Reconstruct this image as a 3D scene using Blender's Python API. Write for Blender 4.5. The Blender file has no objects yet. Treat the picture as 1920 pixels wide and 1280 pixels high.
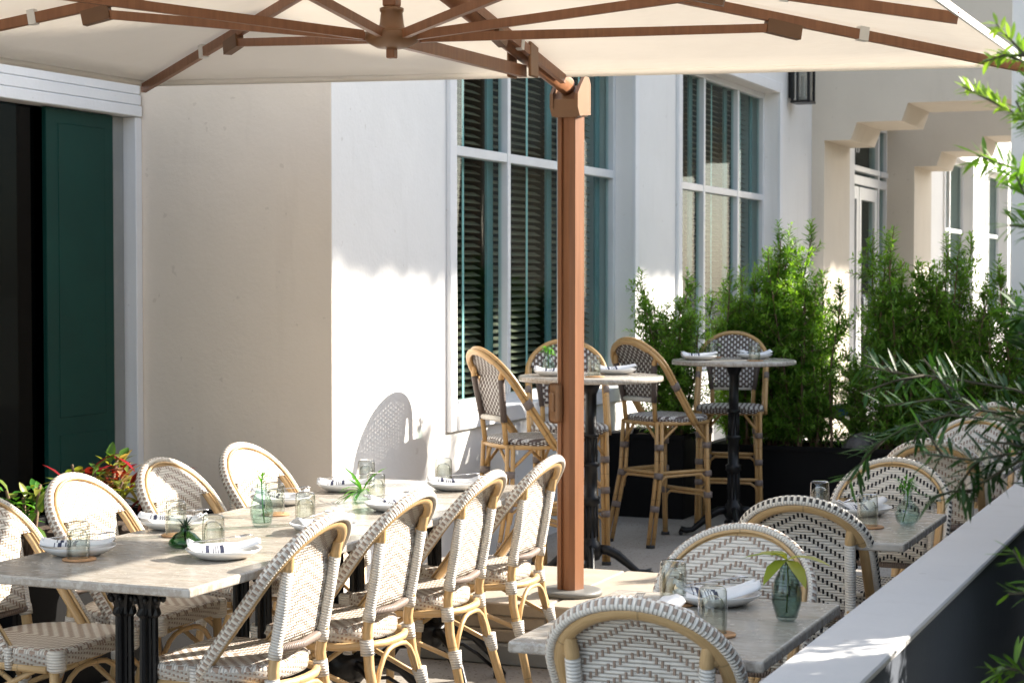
import bpy, bmesh, math, random
from mathutils import Vector, Matrix
sc = bpy.context.scene
C = sc.collection
R = math.radians
rnd = random.Random(7)

# ------------------------------------------------------------------ mesh helper
class M:
    def __init__(s): s.v=[]; s.f=[]; s.uv=[]; s.mi=[]; s.sm=[]
    def add(s, vs, fs, uvs=None, mat=0, smooth=True):
        b=len(s.v); s.v+= [tuple(v) for v in vs]
        for i,f in enumerate(fs):
            s.f.append([b+k for k in f]); s.uv.append(uvs[i] if uvs else [(0,0)]*len(f)); s.mi.append(mat); s.sm.append(smooth)
        return s
    def quad(s, a,b,c,d, uv=None, mat=0, smooth=False):
        return s.add([a,b,c,d],[(0,1,2,3)],[uv] if uv else None,mat,smooth)
    def box(s, lo, hi, bevel=0.0, mat=0, rot=None, piv=None, seg=1):
        bm=bmesh.new(); bmesh.ops.create_cube(bm,size=1)
        sx=[hi[i]-lo[i] for i in range(3)]; c=[(hi[i]+lo[i])/2 for i in range(3)]
        for v in bm.verts: v.co=Vector((v.co[0]*sx[0]+c[0],v.co[1]*sx[1]+c[1],v.co[2]*sx[2]+c[2]))
        if bevel>0: bmesh.ops.bevel(bm,geom=list(bm.edges),offset=bevel,segments=seg,profile=.5,affect='EDGES')
        if rot is not None:
            p=Vector(piv if piv else c)
            for v in bm.verts: v.co=rot@(v.co-p)+p
        bm.verts.index_update()
        s.add([v.co[:] for v in bm.verts],[[v.index for v in f.verts] for f in bm.faces],None,mat,False); bm.free(); return s
    def tube(s, path, r, seg=8, closed=False, N=None, mat=0, caps=True, smooth=True):
        P=[Vector(p) for p in path]; n=len(P)
        rr=[(r,r)]*n if isinstance(r,(int,float)) else ([r]*n if isinstance(r,tuple) else [(q,q) if isinstance(q,(int,float)) else q for q in r])
        vs=[];L=0;ls=[];prev=None
        for i in range(n):
            a=P[i-1] if (i>0 or closed) else P[i]; b=P[(i+1)%n] if (i<n-1 or closed) else P[i]
            t=(b-a).normalized()
            if N is not None: nn=Vector(N)
            elif prev is None: nn=Vector((0,0,1)) if abs(t.z)<.9 else Vector((0,1,0))
            else: nn=prev
            nn=(nn-t*nn.dot(t)).normalized(); prev=nn
            bb=t.cross(nn)
            if i>0: L+=(P[i]-P[i-1]).length
            ls.append(L)
            for k in range(seg):
                an=2*math.pi*k/seg
                vs.append(P[i]+nn*(math.cos(an)*rr[i][0])+bb*(math.sin(an)*rr[i][1]))
        fs=[];uv=[]
        m=n if closed else n-1
        tot=L+(P[0]-P[-1]).length
        for i in range(m):
            j=(i+1)%n; u0=ls[i]; u1=ls[j] if j>i else tot
            for k in range(seg):
                k2=(k+1)%seg
                fs.append((i*seg+k,j*seg+k,j*seg+k2,i*seg+k2))
                uv.append([(u0,k/seg),(u1,k/seg),(u1,(k+1)/seg),(u0,(k+1)/seg)])
        if caps and not closed:
            fs.append(tuple(range(seg))); uv.append([(0,0)]*seg)
            fs.append(tuple((n-1)*seg+k for k in reversed(range(seg)))); uv.append([(0,0)]*seg)
        return s.add(vs,fs,uv,mat,smooth)
    def lathe(s, prof, c=(0,0,0), seg=20, mat=0, smooth=True, sx=1, sy=1):
        vs=[];fs=[];uv=[]
        for (r,z) in prof:
            for k in range(seg):
                a=2*math.pi*k/seg; vs.append((c[0]+r*sx*math.cos(a),c[1]+r*sy*math.sin(a),c[2]+z))
        n=len(prof)
        for i in range(n-1):
            for k in range(seg):
                k2=(k+1)%seg
                fs.append((i*seg+k,i*seg+k2,(i+1)*seg+k2,(i+1)*seg+k)); uv.append([(k/seg,i/n),((k+1)/seg,i/n),((k+1)/seg,(i+1)/n),(k/seg,(i+1)/n)])
        return s.add(vs,fs,uv,mat,smooth)
    def prism(s, poly, z0, z1, mat=0, smooth=False):
        n=len(poly); vs=[(p[0],p[1],z0) for p in poly]+[(p[0],p[1],z1) for p in poly]
        fs=[tuple(reversed(range(n))),tuple(range(n,2*n))]+[(i,(i+1)%n,n+(i+1)%n,n+i) for i in range(n)]
        return s.add(vs,fs,None,mat,smooth)
    def build(s, name, mats, parent=None, label=None):
        me=bpy.data.meshes.new(name); me.from_pydata(s.v,[],s.f); me.update()
        ul=me.uv_layers.new(name='UVMap'); k=0
        flat=[c for u in s.uv for p in u for c in p]
        ul.data.foreach_set('uv',flat)
        me.polygons.foreach_set('material_index',s.mi); me.polygons.foreach_set('use_smooth',s.sm)
        for m in (mats if isinstance(mats,(list,tuple)) else [mats]): me.materials.append(m)
        o=bpy.data.objects.new(name,me); C.objects.link(o)
        if parent: o.parent=parent
        if label: o['label']=label
        return o
def tag(o,label,cat,group=None,kind=None):
    if label: o['label']=label
    if cat: o['category']=cat
    if group: o['group']=group
    if kind: o['kind']=kind
    return o
def thing(name,label,cat,loc=(0,0,0),rz=0,group=None):
    o=bpy.data.objects.new(name,None); o.empty_display_size=.1; C.objects.link(o); o.location=loc; o.rotation_euler=(0,0,rz)
    return tag(o,label,cat,group)
def dup(root,loc,rz,label,group=None):
    r=root.copy(); C.objects.link(r); r.location=loc; r.rotation_euler=(0,0,rz); r['label']=label
    if group: r['group']=group
    for ch in list(root.children):
        c=ch.copy(); C.objects.link(c); c.parent=r
        for g in list(ch.children):
            d=g.copy(); C.objects.link(d); d.parent=c
    return r

# ------------------------------------------------------------------ material helper
class NT:
    def __init__(s,name):
        s.m=bpy.data.materials.new(name); s.m.use_nodes=True; s.t=s.m.node_tree; s.t.nodes.clear()
        s.out=s.t.nodes.new('ShaderNodeOutputMaterial')
    def n(s,ty,**kw):
        x=s.t.nodes.new(ty)
        for k,v in kw.items(): setattr(x,k,v)
        return x
    def l(s,a,b): s.t.links.new(a,b)
    def setin(s,sock,v):
        if hasattr(v,'is_linked') or isinstance(v,bpy.types.NodeSocket): s.l(v,sock)
        else: sock.default_value=v
    def math(s,op,a,b=None,c=None):
        x=s.n('ShaderNodeMath',operation=op)
        s.setin(x.inputs[0],a)
        if b is not None: s.setin(x.inputs[1],b)
        if c is not None: s.setin(x.inputs[2],c)
        return x.outputs[0]
    def mix(s,f,a,b):
        x=s.n('ShaderNodeMix',data_type='RGBA'); s.setin(x.inputs[0],f); s.setin(x.inputs[6],a); s.setin(x.inputs[7],b); return x.outputs[2]
    def uv(s):
        x=s.n('ShaderNodeUVMap'); y=s.n('ShaderNodeSeparateXYZ'); s.l(x.outputs[0],y.inputs[0]); return y.outputs[0],y.outputs[1]
    def obj(s): return s.n('ShaderNodeTexCoord').outputs['Object']
    def noise(s,scale,detail=3,rough=.6,vec=None,dim='3D'):
        x=s.n('ShaderNodeTexNoise'); x.inputs['Scale'].default_value=scale; x.inputs['Detail'].default_value=detail; x.inputs['Roughness'].default_value=rough
        s.l(vec if vec is not None else s.obj(),x.inputs['Vector']); return x.outputs[0]
    def ramp(s,f,stops):
        x=s.n('ShaderNodeValToRGB'); s.l(f,x.inputs[0]); e=x.color_ramp.elements
        while len(e)<len(stops): e.new(.5)
        for i,(p,c) in enumerate(stops): e[i].position=p; e[i].color=c if len(c)==4 else (*c,1)
        return x.outputs[0]
    def maprange(s,f,a,b,c,d):
        x=s.n('ShaderNodeMapRange'); s.l(f,x.inputs[0]); x.inputs[1].default_value=a; x.inputs[2].default_value=b; x.inputs[3].default_value=c; x.inputs[4].default_value=d; return x.outputs[0]
    def bump(s,h,strength=.5,dist=.003):
        x=s.n('ShaderNodeBump'); x.inputs['Strength'].default_value=strength; x.inputs['Distance'].default_value=dist; s.l(h,x.inputs['Height']); return x.outputs[0]
    def bsdf(s,col,rough=.5,normal=None,spec=.5,metal=0,**kw):
        x=s.n('ShaderNodeBsdfPrincipled'); s.setin(x.inputs['Base Color'],col if not isinstance(col,tuple) else (*col[:3],1)); s.setin(x.inputs['Roughness'],rough)
        x.inputs['Specular IOR Level'].default_value=spec; x.inputs['Metallic'].default_value=metal
        if normal is not None: s.l(normal,x.inputs['Normal'])
        for k,v in kw.items(): s.setin(x.inputs[k],v)
        return x.outputs[0]
    def done(s,sh): s.l(sh,s.out.inputs[0]); return s.m
def rgb(*c): return (*c,1)

def plain(name,col,rough=.5,var=.08,scale=6,bump=0,bscale=60,spec=.5,metal=0):
    t=NT(name); n=t.noise(scale,4,.6)
    a=tuple(c*(1-var) for c in col); b=tuple(min(1,c*(1+var)) for c in col)
    c=t.ramp(n,[(.3,a),(.7,b)])
    nm=t.bump(t.noise(bscale,3,.6),.6,bump) if bump else None
    return t.done(t.bsdf(c,rough,nm,spec,metal))
def paint(name,col,grime=(.55,.5,.45)):
    t=NT(name)
    n=t.noise(1.3,5,.65); n2=t.noise(9,4,.6); 
    c=t.ramp(n,[(.3,tuple(x*.93 for x in col)),(.7,col)])
    mp=t.n('ShaderNodeMapping'); mp.inputs['Scale'].default_value=(5,5,.5); t.l(t.obj(),mp.inputs[0]); st=t.maprange(t.noise(1.6,4,.6,mp.outputs[0]),.58,.8,0,.16); c=t.mix(st,c,rgb(*[col[i]*grime[i] for i in range(3)]))
    sp=t.math('GREATER_THAN',t.noise(16,2,.5),.74)
    c=t.mix(t.math('MULTIPLY',sp,.25),c,rgb(*[col[i]*grime[i] for i in range(3)]))
    z=t.n('ShaderNodeSeparateXYZ'); t.l(t.obj(),z.inputs[0])
    nm=t.bump(t.noise(45,4,.65),.35,.004)
    nm2=t.n('ShaderNodeBump'); nm2.inputs['Strength'].default_value=.25; nm2.inputs['Distance'].default_value=.03; t.l(t.noise(3,2,.5),nm2.inputs['Height']); t.l(nm,nm2.inputs['Normal'])
    return t.done(t.bsdf(c,.75,nm2.outputs[0],.3))

def weave(name,colA,colB,pu,pv,shift,duty,wu,chev=True,ns=2,holes=.0,swap=False,rough=.45):
    """woven resin strands: strands of colB show on colA where the twill steps"""
    t=NT(name); u,v=t.uv()
    if swap: u,v=v,u
    un=t.math('DIVIDE',u,pu); col=t.math('FLOOR',un); fu=t.math('SUBTRACT',un,col)
    cc=t.math('ADD',col,.5)
    if chev: cc=t.math('ABSOLUTE',cc)
    ph=t.math('ADD',t.math('DIVIDE',v,pv),t.math('MULTIPLY',cc,shift))
    tt=t.math('FRACT',ph)
    du=t.math('ABSOLUTE',t.math('SUBTRACT',fu,.5))
    mark=t.math('MULTIPLY',t.math('LESS_THAN',tt,duty),t.math('LESS_THAN',du,wu/2))
    sv=t.math('FRACT',t.math('DIVIDE',v,pv/ns)); q=t.math('SUBTRACT',t.math('MULTIPLY',sv,2),1)
    hA=t.math('SUBTRACT',1,t.math('POWER',t.math('ABSOLUTE',q),3))      # round horizontal strands
    qb=t.math('DIVIDE',du,wu/2); hB=t.math('SUBTRACT',1,t.math('POWER',qb,2))
    hB=t.math('MULTIPLY',hB,.9)
    mx=t.n('ShaderNodeMix',data_type='FLOAT'); t.l(mark,mx.inputs[0]); t.l(hA,mx.inputs[2]); t.l(hB,mx.inputs[3])
    h=mx.outputs[0]
    nz=t.noise(35,3,.6)
    wn=t.n('ShaderNodeTexWhiteNoise',noise_dimensions='2D'); cv=t.n('ShaderNodeCombineXYZ'); t.l(t.math('FLOOR',t.math('DIVIDE',v,pv/ns)),cv.inputs[0]); t.l(col,cv.inputs[1]); t.l(cv.outputs[0],wn.inputs['Vector'])
    c=t.mix(mark,rgb(*colA),rgb(*colB))
    seam=t.math('LESS_THAN',hA,.28)
    seam=t.math('MULTIPLY',seam,t.math('SUBTRACT',1,mark))
    dk=t.math('ADD',t.math('MULTIPLY',nz,.10),t.math('MULTIPLY',wn.outputs[0],.12)); dk=t.math('ADD',dk,t.math('MULTIPLY',seam,.32))
    c=t.mix(dk,c,rgb(*[min(a,b)*.35 for a,b in zip(colA,colB)]))
    nm=t.bump(h,.9,.004)
    sh=t.bsdf(c,rough,nm,.4)
    if holes>0:
        g=t.math('MULTIPLY',t.math('GREATER_THAN',du,.5-holes),t.math('LESS_THAN',t.math('ABSOLUTE',q),.9))
        g2=t.math('MULTIPLY',t.math('LESS_THAN',t.math('FRACT',t.math('ADD',ph,.02)),.22),g)
        tr=t.n('ShaderNodeBsdfTransparent'); ms=t.n('ShaderNodeMixShader'); t.l(g2,ms.inputs[0]); t.l(sh,ms.inputs[1]); t.l(tr.outputs[0],ms.inputs[2]); sh=ms.outputs[0]
    return t.done(sh)
def wrap(name,col,pitch=.009,chk=None,v0=.05,v1=.45,rows=3,rough=.42):
    """strand wound round a cane; optional check woven over part of the turn"""
    t=NT(name); u,v=t.uv()
    f=t.math('FRACT',t.math('ADD',t.math('DIVIDE',u,pitch),t.math('MULTIPLY',v,.6))); q=t.math('ABSOLUTE',t.math('SUBTRACT',t.math('MULTIPLY',f,2),1))
    h=t.math('SUBTRACT',1,t.math('POWER',q,3))
    c=rgb(*col)
    if chk:
        vr=t.math('DIVIDE',t.math('SUBTRACT',v,v0),(v1-v0)/rows); row=t.math('FLOOR',vr)
        inside=t.math('MULTIPLY',t.math('GREATER_THAN',v,v0),t.math('LESS_THAN',v,v1))
        ck=t.math('LESS_THAN',t.math('FRACT',t.math('ADD',t.math('DIVIDE',u,pitch*2),t.math('MULTIPLY',row,.5))),.5)
        fr=t.math('FRACT',vr); ck=t.math('MULTIPLY',ck,t.math('MULTIPLY',t.math('GREATER_THAN',fr,.12),t.math('LESS_THAN',fr,.88)))
        ck=t.math('MULTIPLY',ck,inside)
        c=t.mix(ck,c,rgb(*chk))
    dk=t.math('ADD',t.math('MULTIPLY',t.math('LESS_THAN',h,.25),.4),t.math('MULTIPLY',t.noise(30,3,.6),.18))
    c=t.mix(dk,c,rgb(*[x*.4 for x in col]))
    return t.done(t.bsdf(c,rough,t.bump(h,.9,.003),.4))
def cane(name,a,b):
    t=NT(name); u,v=t.uv()
    cb=t.n('ShaderNodeCombineXYZ'); t.l(t.math('MULTIPLY',u,3),cb.inputs[0]); t.l(t.math('MULTIPLY',v,6),cb.inputs[1]); 
    o=t.n('ShaderNodeVectorMath',operation='ADD'); t.l(cb.outputs[0],o.inputs[0]); t.l(t.obj(),o.inputs[1])
    n=t.noise(4,5,.65,o.outputs[0])
    c=t.ramp(n,[(.3,a),(.65,b)])
    node=t.math('LESS_THAN',t.math('FRACT',t.math('DIVIDE',u,.23)),.02)
    c=t.mix(t.math('MULTIPLY',node,.5),c,rgb(*[x*.45 for x in a]))
    return t.done(t.bsdf(c,.38,t.bump(n,.25,.003),.5))
def marble(name):
    t=NT(name); o=t.obj()
    n=t.noise(2.2,6,.7,o)
    mp=t.n('ShaderNodeMapping'); mp.inputs['Scale'].default_value=(2.2,7,3); mp.inputs['Rotation'].default_value=(0,0,.5); t.l(o,mp.inputs[0])
    n2=t.noise(2.6,8,.72,mp.outputs[0])
    c=t.ramp(n2,[(.28,(.27,.25,.22)),(.42,(.44,.41,.36)),(.54,(.54,.505,.45)),(.64,(.44,.38,.305)),(.76,(.34,.275,.205))])
    c=t.mix(t.math('MULTIPLY',n,.3),c,rgb(.40,.37,.33))
    m2=t.n('ShaderNodeMapping'); m2.inputs['Scale'].default_value=(3,14,3); m2.inputs['Rotation'].default_value=(0,0,.62); t.l(o,m2.inputs[0])
    v3=t.noise(3.0,9,.75,m2.outputs[0]); vv=t.math('SUBTRACT',1,t.math('MINIMUM',1,t.math('MULTIPLY',t.math('ABSOLUTE',t.math('SUBTRACT',v3,.5)),16)))
    c=t.mix(t.math('MULTIPLY',vv,.6),c,rgb(.24,.19,.14))
    rg=t.maprange(t.noise(30,3,.6,o),.3,.7,.16,.3)
    return t.done(t.bsdf(c,rg,None,.5))
def glassy(name,tint=(.93,.95,.93),edge=(.45,.5,.46),ior=1.5,rough=.02,refl=1.0,wavy=True,pw=2.6):
    t=NT(name)
    lw=t.n('ShaderNodeLayerWeight'); lw.inputs[0].default_value=.35
    c=t.mix(t.math('POWER',lw.outputs['Facing'],pw),rgb(*tint),rgb(*edge))
    tr=t.n('ShaderNodeBsdfTransparent'); t.l(c,tr.inputs[0])
    gl=t.n('ShaderNodeBsdfGlossy'); gl.inputs['Roughness'].default_value=rough
    f0=((ior-1)/(ior+1))**2
    l2=t.n('ShaderNodeLayerWeight'); l2.inputs[0].default_value=.5
    fr=t.math('MULTIPLY_ADD',t.math('POWER',l2.outputs['Facing'],4.0),(1-f0)*.8,f0)
    if wavy: nm=t.bump(t.noise(28,2,.5),.25,.004); t.l(nm,gl.inputs['Normal'])
    ms=t.n('ShaderNodeMixShader'); t.l(t.math('MULTIPLY',fr,refl),ms.inputs[0]); t.l(tr.outputs[0],ms.inputs[1]); t.l(gl.outputs[0],ms.inputs[2])
    return t.done(ms.outputs[0])
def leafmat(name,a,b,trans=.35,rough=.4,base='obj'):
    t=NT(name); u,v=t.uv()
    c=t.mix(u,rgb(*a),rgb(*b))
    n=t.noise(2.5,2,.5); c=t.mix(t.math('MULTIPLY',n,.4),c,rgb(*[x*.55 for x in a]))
    s1=t.bsdf(c,rough,None,.25); tl=t.n('ShaderNodeBsdfTranslucent')
    c2=t.n('ShaderNodeMix',data_type='RGBA',blend_type='MULTIPLY'); c2.inputs[0].default_value=1; t.l(c,c2.inputs[6]); c2.inputs[7].default_value=(1.5,1.6,.5,1); t.l(c2.outputs[2],tl.inputs[0])
    ms=t.n('ShaderNodeMixShader'); ms.inputs[0].default_value=trans; t.l(s1,ms.inputs[1]); t.l(tl.outputs[0],ms.inputs[2])
    return t.done(ms.outputs[0])
def timber(name,a,b):
    t=NT(name); u,v=t.uv()
    mp=t.n('ShaderNodeMapping'); mp.inputs['Scale'].default_value=(30,30,1.2); t.l(t.obj(),mp.inputs[0])
    n=t.noise(1.6,5,.6,mp.outputs[0]); c=t.ramp(n,[(.3,a),(.7,b)])
    return t.done(t.bsdf(c,.42,t.bump(n,.15,.002),.45))
def canvas(name,col,trans):
    t=NT(name); n=t.noise(2,3,.6); f=t.noise(500,2,.5)
    c=t.ramp(n,[(.3,tuple(x*.96 for x in col)),(.7,col)])
    mp=t.n('ShaderNodeMapping'); mp.inputs['Scale'].default_value=(1,2.6,1); mp.inputs['Rotation'].default_value=(0,0,.6); t.l(t.obj(),mp.inputs[0])
    wr=t.noise(2.2,4,.55,mp.outputs[0]); wm=t.ramp(t.noise(1.1,5,.7),[(.45,col),(.75,tuple(x*.93 for x in col))]); c=t.mix(.6,c,wm)
    b2=t.n('ShaderNodeBump'); b2.inputs['Strength'].default_value=.5; b2.inputs['Distance'].default_value=.03; t.l(wr,b2.inputs['Height']); t.l(t.bump(f,.3,.001),b2.inputs['Normal'])
    d=t.bsdf(c,.9,b2.outputs[0],.1); tl=t.n('ShaderNodeBsdfTranslucent'); t.l(c,tl.inputs[0])
    ms=t.n('ShaderNodeMixShader'); ms.inputs[0].default_value=trans; t.l(d,ms.inputs[1]); t.l(tl.outputs[0],ms.inputs[2])
    return t.done(ms.outputs[0])
def terrazzo():
    t=NT('terrazzo_paving'); o=t.obj()
    n=t.noise(1.1,5,.65,o); c=t.ramp(n,[(.3,(.27,.245,.215)),(.7,(.38,.35,.31))])
    vo=t.n('ShaderNodeTexVoronoi'); vo.inputs['Scale'].default_value=55; t.l(o,vo.inputs['Vector'])
    wn=t.n('ShaderNodeTexWhiteNoise'); t.l(vo.outputs['Color'],wn.inputs['Vector'])
    pit=t.math('MULTIPLY',t.math('LESS_THAN',vo.outputs['Distance'],.3),t.math('GREATER_THAN',wn.outputs[0],.6))
    c=t.mix(t.math('MULTIPLY',pit,.75),c,rgb(.12,.10,.08))
    v2=t.n('ShaderNodeTexVoronoi'); v2.inputs['Scale'].default_value=120; t.l(o,v2.inputs['Vector'])
    c=t.mix(t.math('MULTIPLY',t.math('LESS_THAN',v2.outputs['Distance'],.25),.35),c,rgb(.55,.52,.47))
    br=t.n('ShaderNodeTexBrick'); br.offset=0; br.inputs['Scale'].default_value=1; br.inputs['Brick Width'].default_value=1.2; br.inputs['Row Height'].default_value=1.2; br.inputs['Mortar Size'].default_value=.006
    t.l(o,br.inputs['Vector']); c=t.mix(t.math('MULTIPLY',br.outputs['Fac'],.22),c,rgb(.2,.17,.14))
    h=t.math('SUBTRACT',n,pit)
    return t.done(t.bsdf(c,.75,t.bump(h,.5,.003),.3))
def stripes(name):
    t=NT('napkin_cloth'); u,v=t.uv()
    def band(c,w): return t.math('LESS_THAN',t.math('ABSOLUTE',t.math('SUBTRACT',u,c)),w)
    s=t.math('MAXIMUM',band(.27,.026),band(.35,.007))
    for c,w in ((.385,.006),(.415,.006),(.47,.026),(.20,.006)): s=t.math('MAXIMUM',s,band(c,w))
    c=t.mix(s,rgb(.80,.80,.80),rgb(.055,.06,.10))
    return t.done(t.bsdf(c,.85,t.bump(t.noise(160,3,.6),.4,.002),.2))

mt={}
WH=(.84,.79,.70); TAU=(.40,.295,.225); BLK=(.012,.012,.014)
mt['weave_tau']=weave('white_taupe_weave',WH,TAU,.0138,.037,.19,.42,.52,True,4,.05)
mt['weave_blk']=weave('white_black_weave',WH,BLK,.0138,.037,.19,.42,.52,True,4,.05)
mt['seat_tau']=weave('white_taupe_seat_weave',WH,TAU,.012,.040,.25,.5,.8,True,4,0)
mt['seat_blk']=weave('white_black_seat_weave',WH,BLK,.012,.040,.25,.5,.8,True,4,0)
BRN=(.135,.10,.085)
mt['weave_brn']=weave('brown_white_weave',BRN,(.80,.78,.74),.020,.034,.5,.5,.56,False,2,.1)
mt['seat_brn']=weave('brown_white_seat_weave',BRN,(.75,.73,.69),.017,.030,.0,.55,.92,False,2,0,True)
mt['wrap_w']=wrap('white_wrap',WH,.0085)
mt['band_tau']=wrap('white_taupe_band',WH,.0095,TAU,.02,.40,2)
mt['band_blk']=wrap('white_black_band',WH,.0095,BLK,.02,.40,2)
mt['wrap_t']=wrap('taupe_wrap',(.26,.205,.175),.0085)
mt['wrap_b']=wrap('brown_wrap',BRN,.0085)
mt['cane']=cane('pale_cane',(.50,.32,.14),(.64,.44,.22))
mt['cane_d']=cane('amber_cane',(.42,.24,.085),(.58,.36,.15))
mt['marble']=marble('marble')
mt['iron']=plain('cast_iron',(.006,.006,.0065),.38,.2,20,.0015,90,.35)
mt['white']=paint('white_wall_paint',(.83,.82,.80))
mt['tan']=paint('tan_wall_paint',(.87,.755,.63))
mt['archp']=paint('cream_wall_paint',(.64,.58,.49))
mt['trim']=paint('white_trim_paint',(.82,.82,.82))
mt['alu']=plain('white_aluminium',(.68,.69,.70),.4,.05,4,0,60,.5)
mt['grey']=paint('shaded_slate_paint',(.095,.112,.142))  # slate tone, darkened further for the shade of the dense hedge
mt['cap']=paint('parapet_cap_paint',(.62,.615,.61))
mt['pane']=glassy('window_glass',(.86,.94,.93),(.6,.7,.7),1.5,.0,.26,False)
mt['dpane']=glassy('dark_glass',(.06,.07,.07),(.03,.04,.04),1.5,.0,.35,False)
mt['slat']=plain('blind_slat',(.17,.135,.09),.5,.2,8)
mt['teal']=plain('teal_streak',(.50,.74,.74),.5,.05)
mt['teald']=plain('teal_curtain',(.16,.28,.29),.7,.1)
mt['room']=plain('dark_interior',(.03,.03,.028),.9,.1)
mt['green']=plain('green_door_paint',(.003,.040,.031),.5,.1,3,0,60,.2)
mt['canvas']=canvas('cream_canvas',(.90,.865,.81),.42)
mt['wood']=timber('wood_grain_aluminium',(.23,.10,.047),(.315,.14,.067))
mt['bronze']=plain('tan_metal',(.24,.125,.06),.4,.06,8)
mt['bronze_d']=plain('brown_metal',(.17,.085,.04),.45,.06,8)
mt['steel']=plain('steel',(.55,.55,.55),.25,.05,5,0,60,.5,1)
mt['rubber']=plain('black_rubber',(.02,.02,.02),.6,.1)
mt['base']=plain('grey_base_metal',(.16,.16,.15),.5,.1)
mt['paver']=plain('tan_paver',(.38,.325,.255),.85,.12,9,.003,60)
mt['plinth']=plain('grey_plinth',(.27,.28,.27),.6,.08)
mt['ground']=terrazzo()
mt['porc']=plain('porcelain',(.74,.74,.73),.18,.03,10)
mt['napkin']=stripes('n')
mt['cork']=plain('cork',(.45,.25,.12),.8,.25,60)
mt['glass']=glassy('tumbler_glass',(.94,.955,.93),(.34,.37,.30),1.5,.02,2.0,True,1.7)
mt['gl_green']=glassy('green_glass',(.40,.60,.42),(.08,.20,.11))
mt['gl_aqua']=glassy('aqua_glass',(.90,.965,.94),(.48,.64,.58))
mt['gl_smoke']=glassy('smoky_glass',(.68,.75,.73),(.16,.22,.22))
mt['gl_pale']=glassy('pale_glass',(.86,.92,.90),(.36,.45,.44))
mt['water']=glassy('vase_water',(.90,.95,.93),(.6,.68,.66),1.33)
mt['planter']=plain('black_planter',(.004,.004,.0045),.6,.2,10,0,60,.15)
mt['soil']=plain('mulch',(.05,.032,.02),.95,.5,40,.01,50)
mt['bark']=plain('bark',(.17,.11,.065),.9,.3,30,.004,60)
mt['needle']=leafmat('podocarpus_leaf',(.065,.17,.024),(.34,.55,.09),.45)
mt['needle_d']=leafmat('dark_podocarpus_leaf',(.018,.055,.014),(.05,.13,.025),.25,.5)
mt['needle_l']=leafmat('young_podocarpus_leaf',(.12,.25,.045),(.30,.42,.09),.35)
mt['leaf']=leafmat('shade_tree_leaf',(.03,.075,.02),(.06,.13,.03),.25)
mt['croton_r']=leafmat('croton_red_leaf',(.35,.02,.03),(.13,.015,.02),.35,.3)
mt['croton_g']=leafmat('croton_green_leaf',(.06,.18,.03),(.38,.36,.08),.3,.3)
mt['croton_p']=leafmat('croton_pink_leaf',(.62,.34,.20),(.58,.54,.24),.35,.3)
mt['leaf_y']=leafmat('variegated_leaf',(.20,.30,.03),(.55,.50,.10),.4,.35)
mt['leaf_g']=leafmat('fresh_leaf',(.06,.22,.03),(.16,.40,.06),.4,.35)
mt['leaf_k']=leafmat('dark_succulent_leaf',(.02,.05,.025),(.05,.09,.05),.1,.4)
mt['terra']=plain('terracotta',(.48,.16,.07),.8,.15,10)
mt['twig']=plain('dark_twig',(.045,.04,.022),.9,.3,30)
mt['rock']=plain('grey_rock',(.13,.12,.115),.9,.3,12,.02,18)
mt['bikew']=plain('white_bike_paint',(.72,.74,.76),.3,.04)
mt['bikeb']=plain('blue_bike_paint',(.03,.12,.25),.35,.1)
mt['lampg']=glassy('lantern_glass',(.8,.8,.78),(.4,.4,.38))
mt['bulb']=plain('frosted_bulb',(.75,.72,.66),.4,.03)
mt['cord']=plain('white_cord',(.8,.8,.78),.6,.03)

# ------------------------------------------------------------------ ground
XW=-4.15
g=M(); g.quad((-90,-60,0),(90,-60,0),(90,140,0),(-90,140,0)); tag(g.build('ground',mt['ground']),None,None,None,'structure')

# ------------------------------------------------------------------ building
bld=thing('cafe_building','white and tan stucco cafe building with tall gridded windows and stepped arches','building',(0,0,0))
# main wall as panels round the openings, X from -4.5 to XW
def wallpanel(m,y0,y1,z0,z1,x0=-4.5,x1=XW): m.box((x0,y0,z0),(x1,y1,z1))
TOP=6.2
W1=(9.25,12.27); W2=(13.37,16.30); ZS,ZH=.84,3.22
DOOR=(19.55,22.0); W3=(25.2,27.6); W4=(29.0,31.3)
m=M(); ys=[(7.85,W1[0]),(W1[1],W2[0]),(W2[1],DOOR[0]),(DOOR[1],W3[0]),(W3[1],W4[0]),(W4[1],48)]
for a,b in ys: wallpanel(m,a,b,0,TOP)
for (a,b),z0,z1 in ((W1,ZS,ZH),(W2,ZS,ZH),(DOOR,0,3.35),(W3,ZS,ZH),(W4,ZS,ZH)):
    if z0>0: wallpanel(m,a,b,0,z0)
    wallpanel(m,a,b,z1,TOP)
m.build('wall',mt['white'],bld)
# return wall (tan), faces the terrace end-on
m=M(); m.box((-5.6,7.85-.004,0),(-4.5,8.1,TOP)); m.box((-4.5,7.846,0),(XW-.002,7.85,TOP)); m.build('return_wall',mt['tan'],bld,'tan return wall between the dark storefront and the white corner')
# dark rooms behind the glass
m=M(); m.box((-6.3,8.3,-.02),(-6.2,48,TOP)); m.box((-6.2,8.3,4.0),(-4.55,48,4.1)); m.box((-6.2,8.3,.02),(-4.55,48,.05)); m.build('interior_wall',mt['room'],bld)
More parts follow.
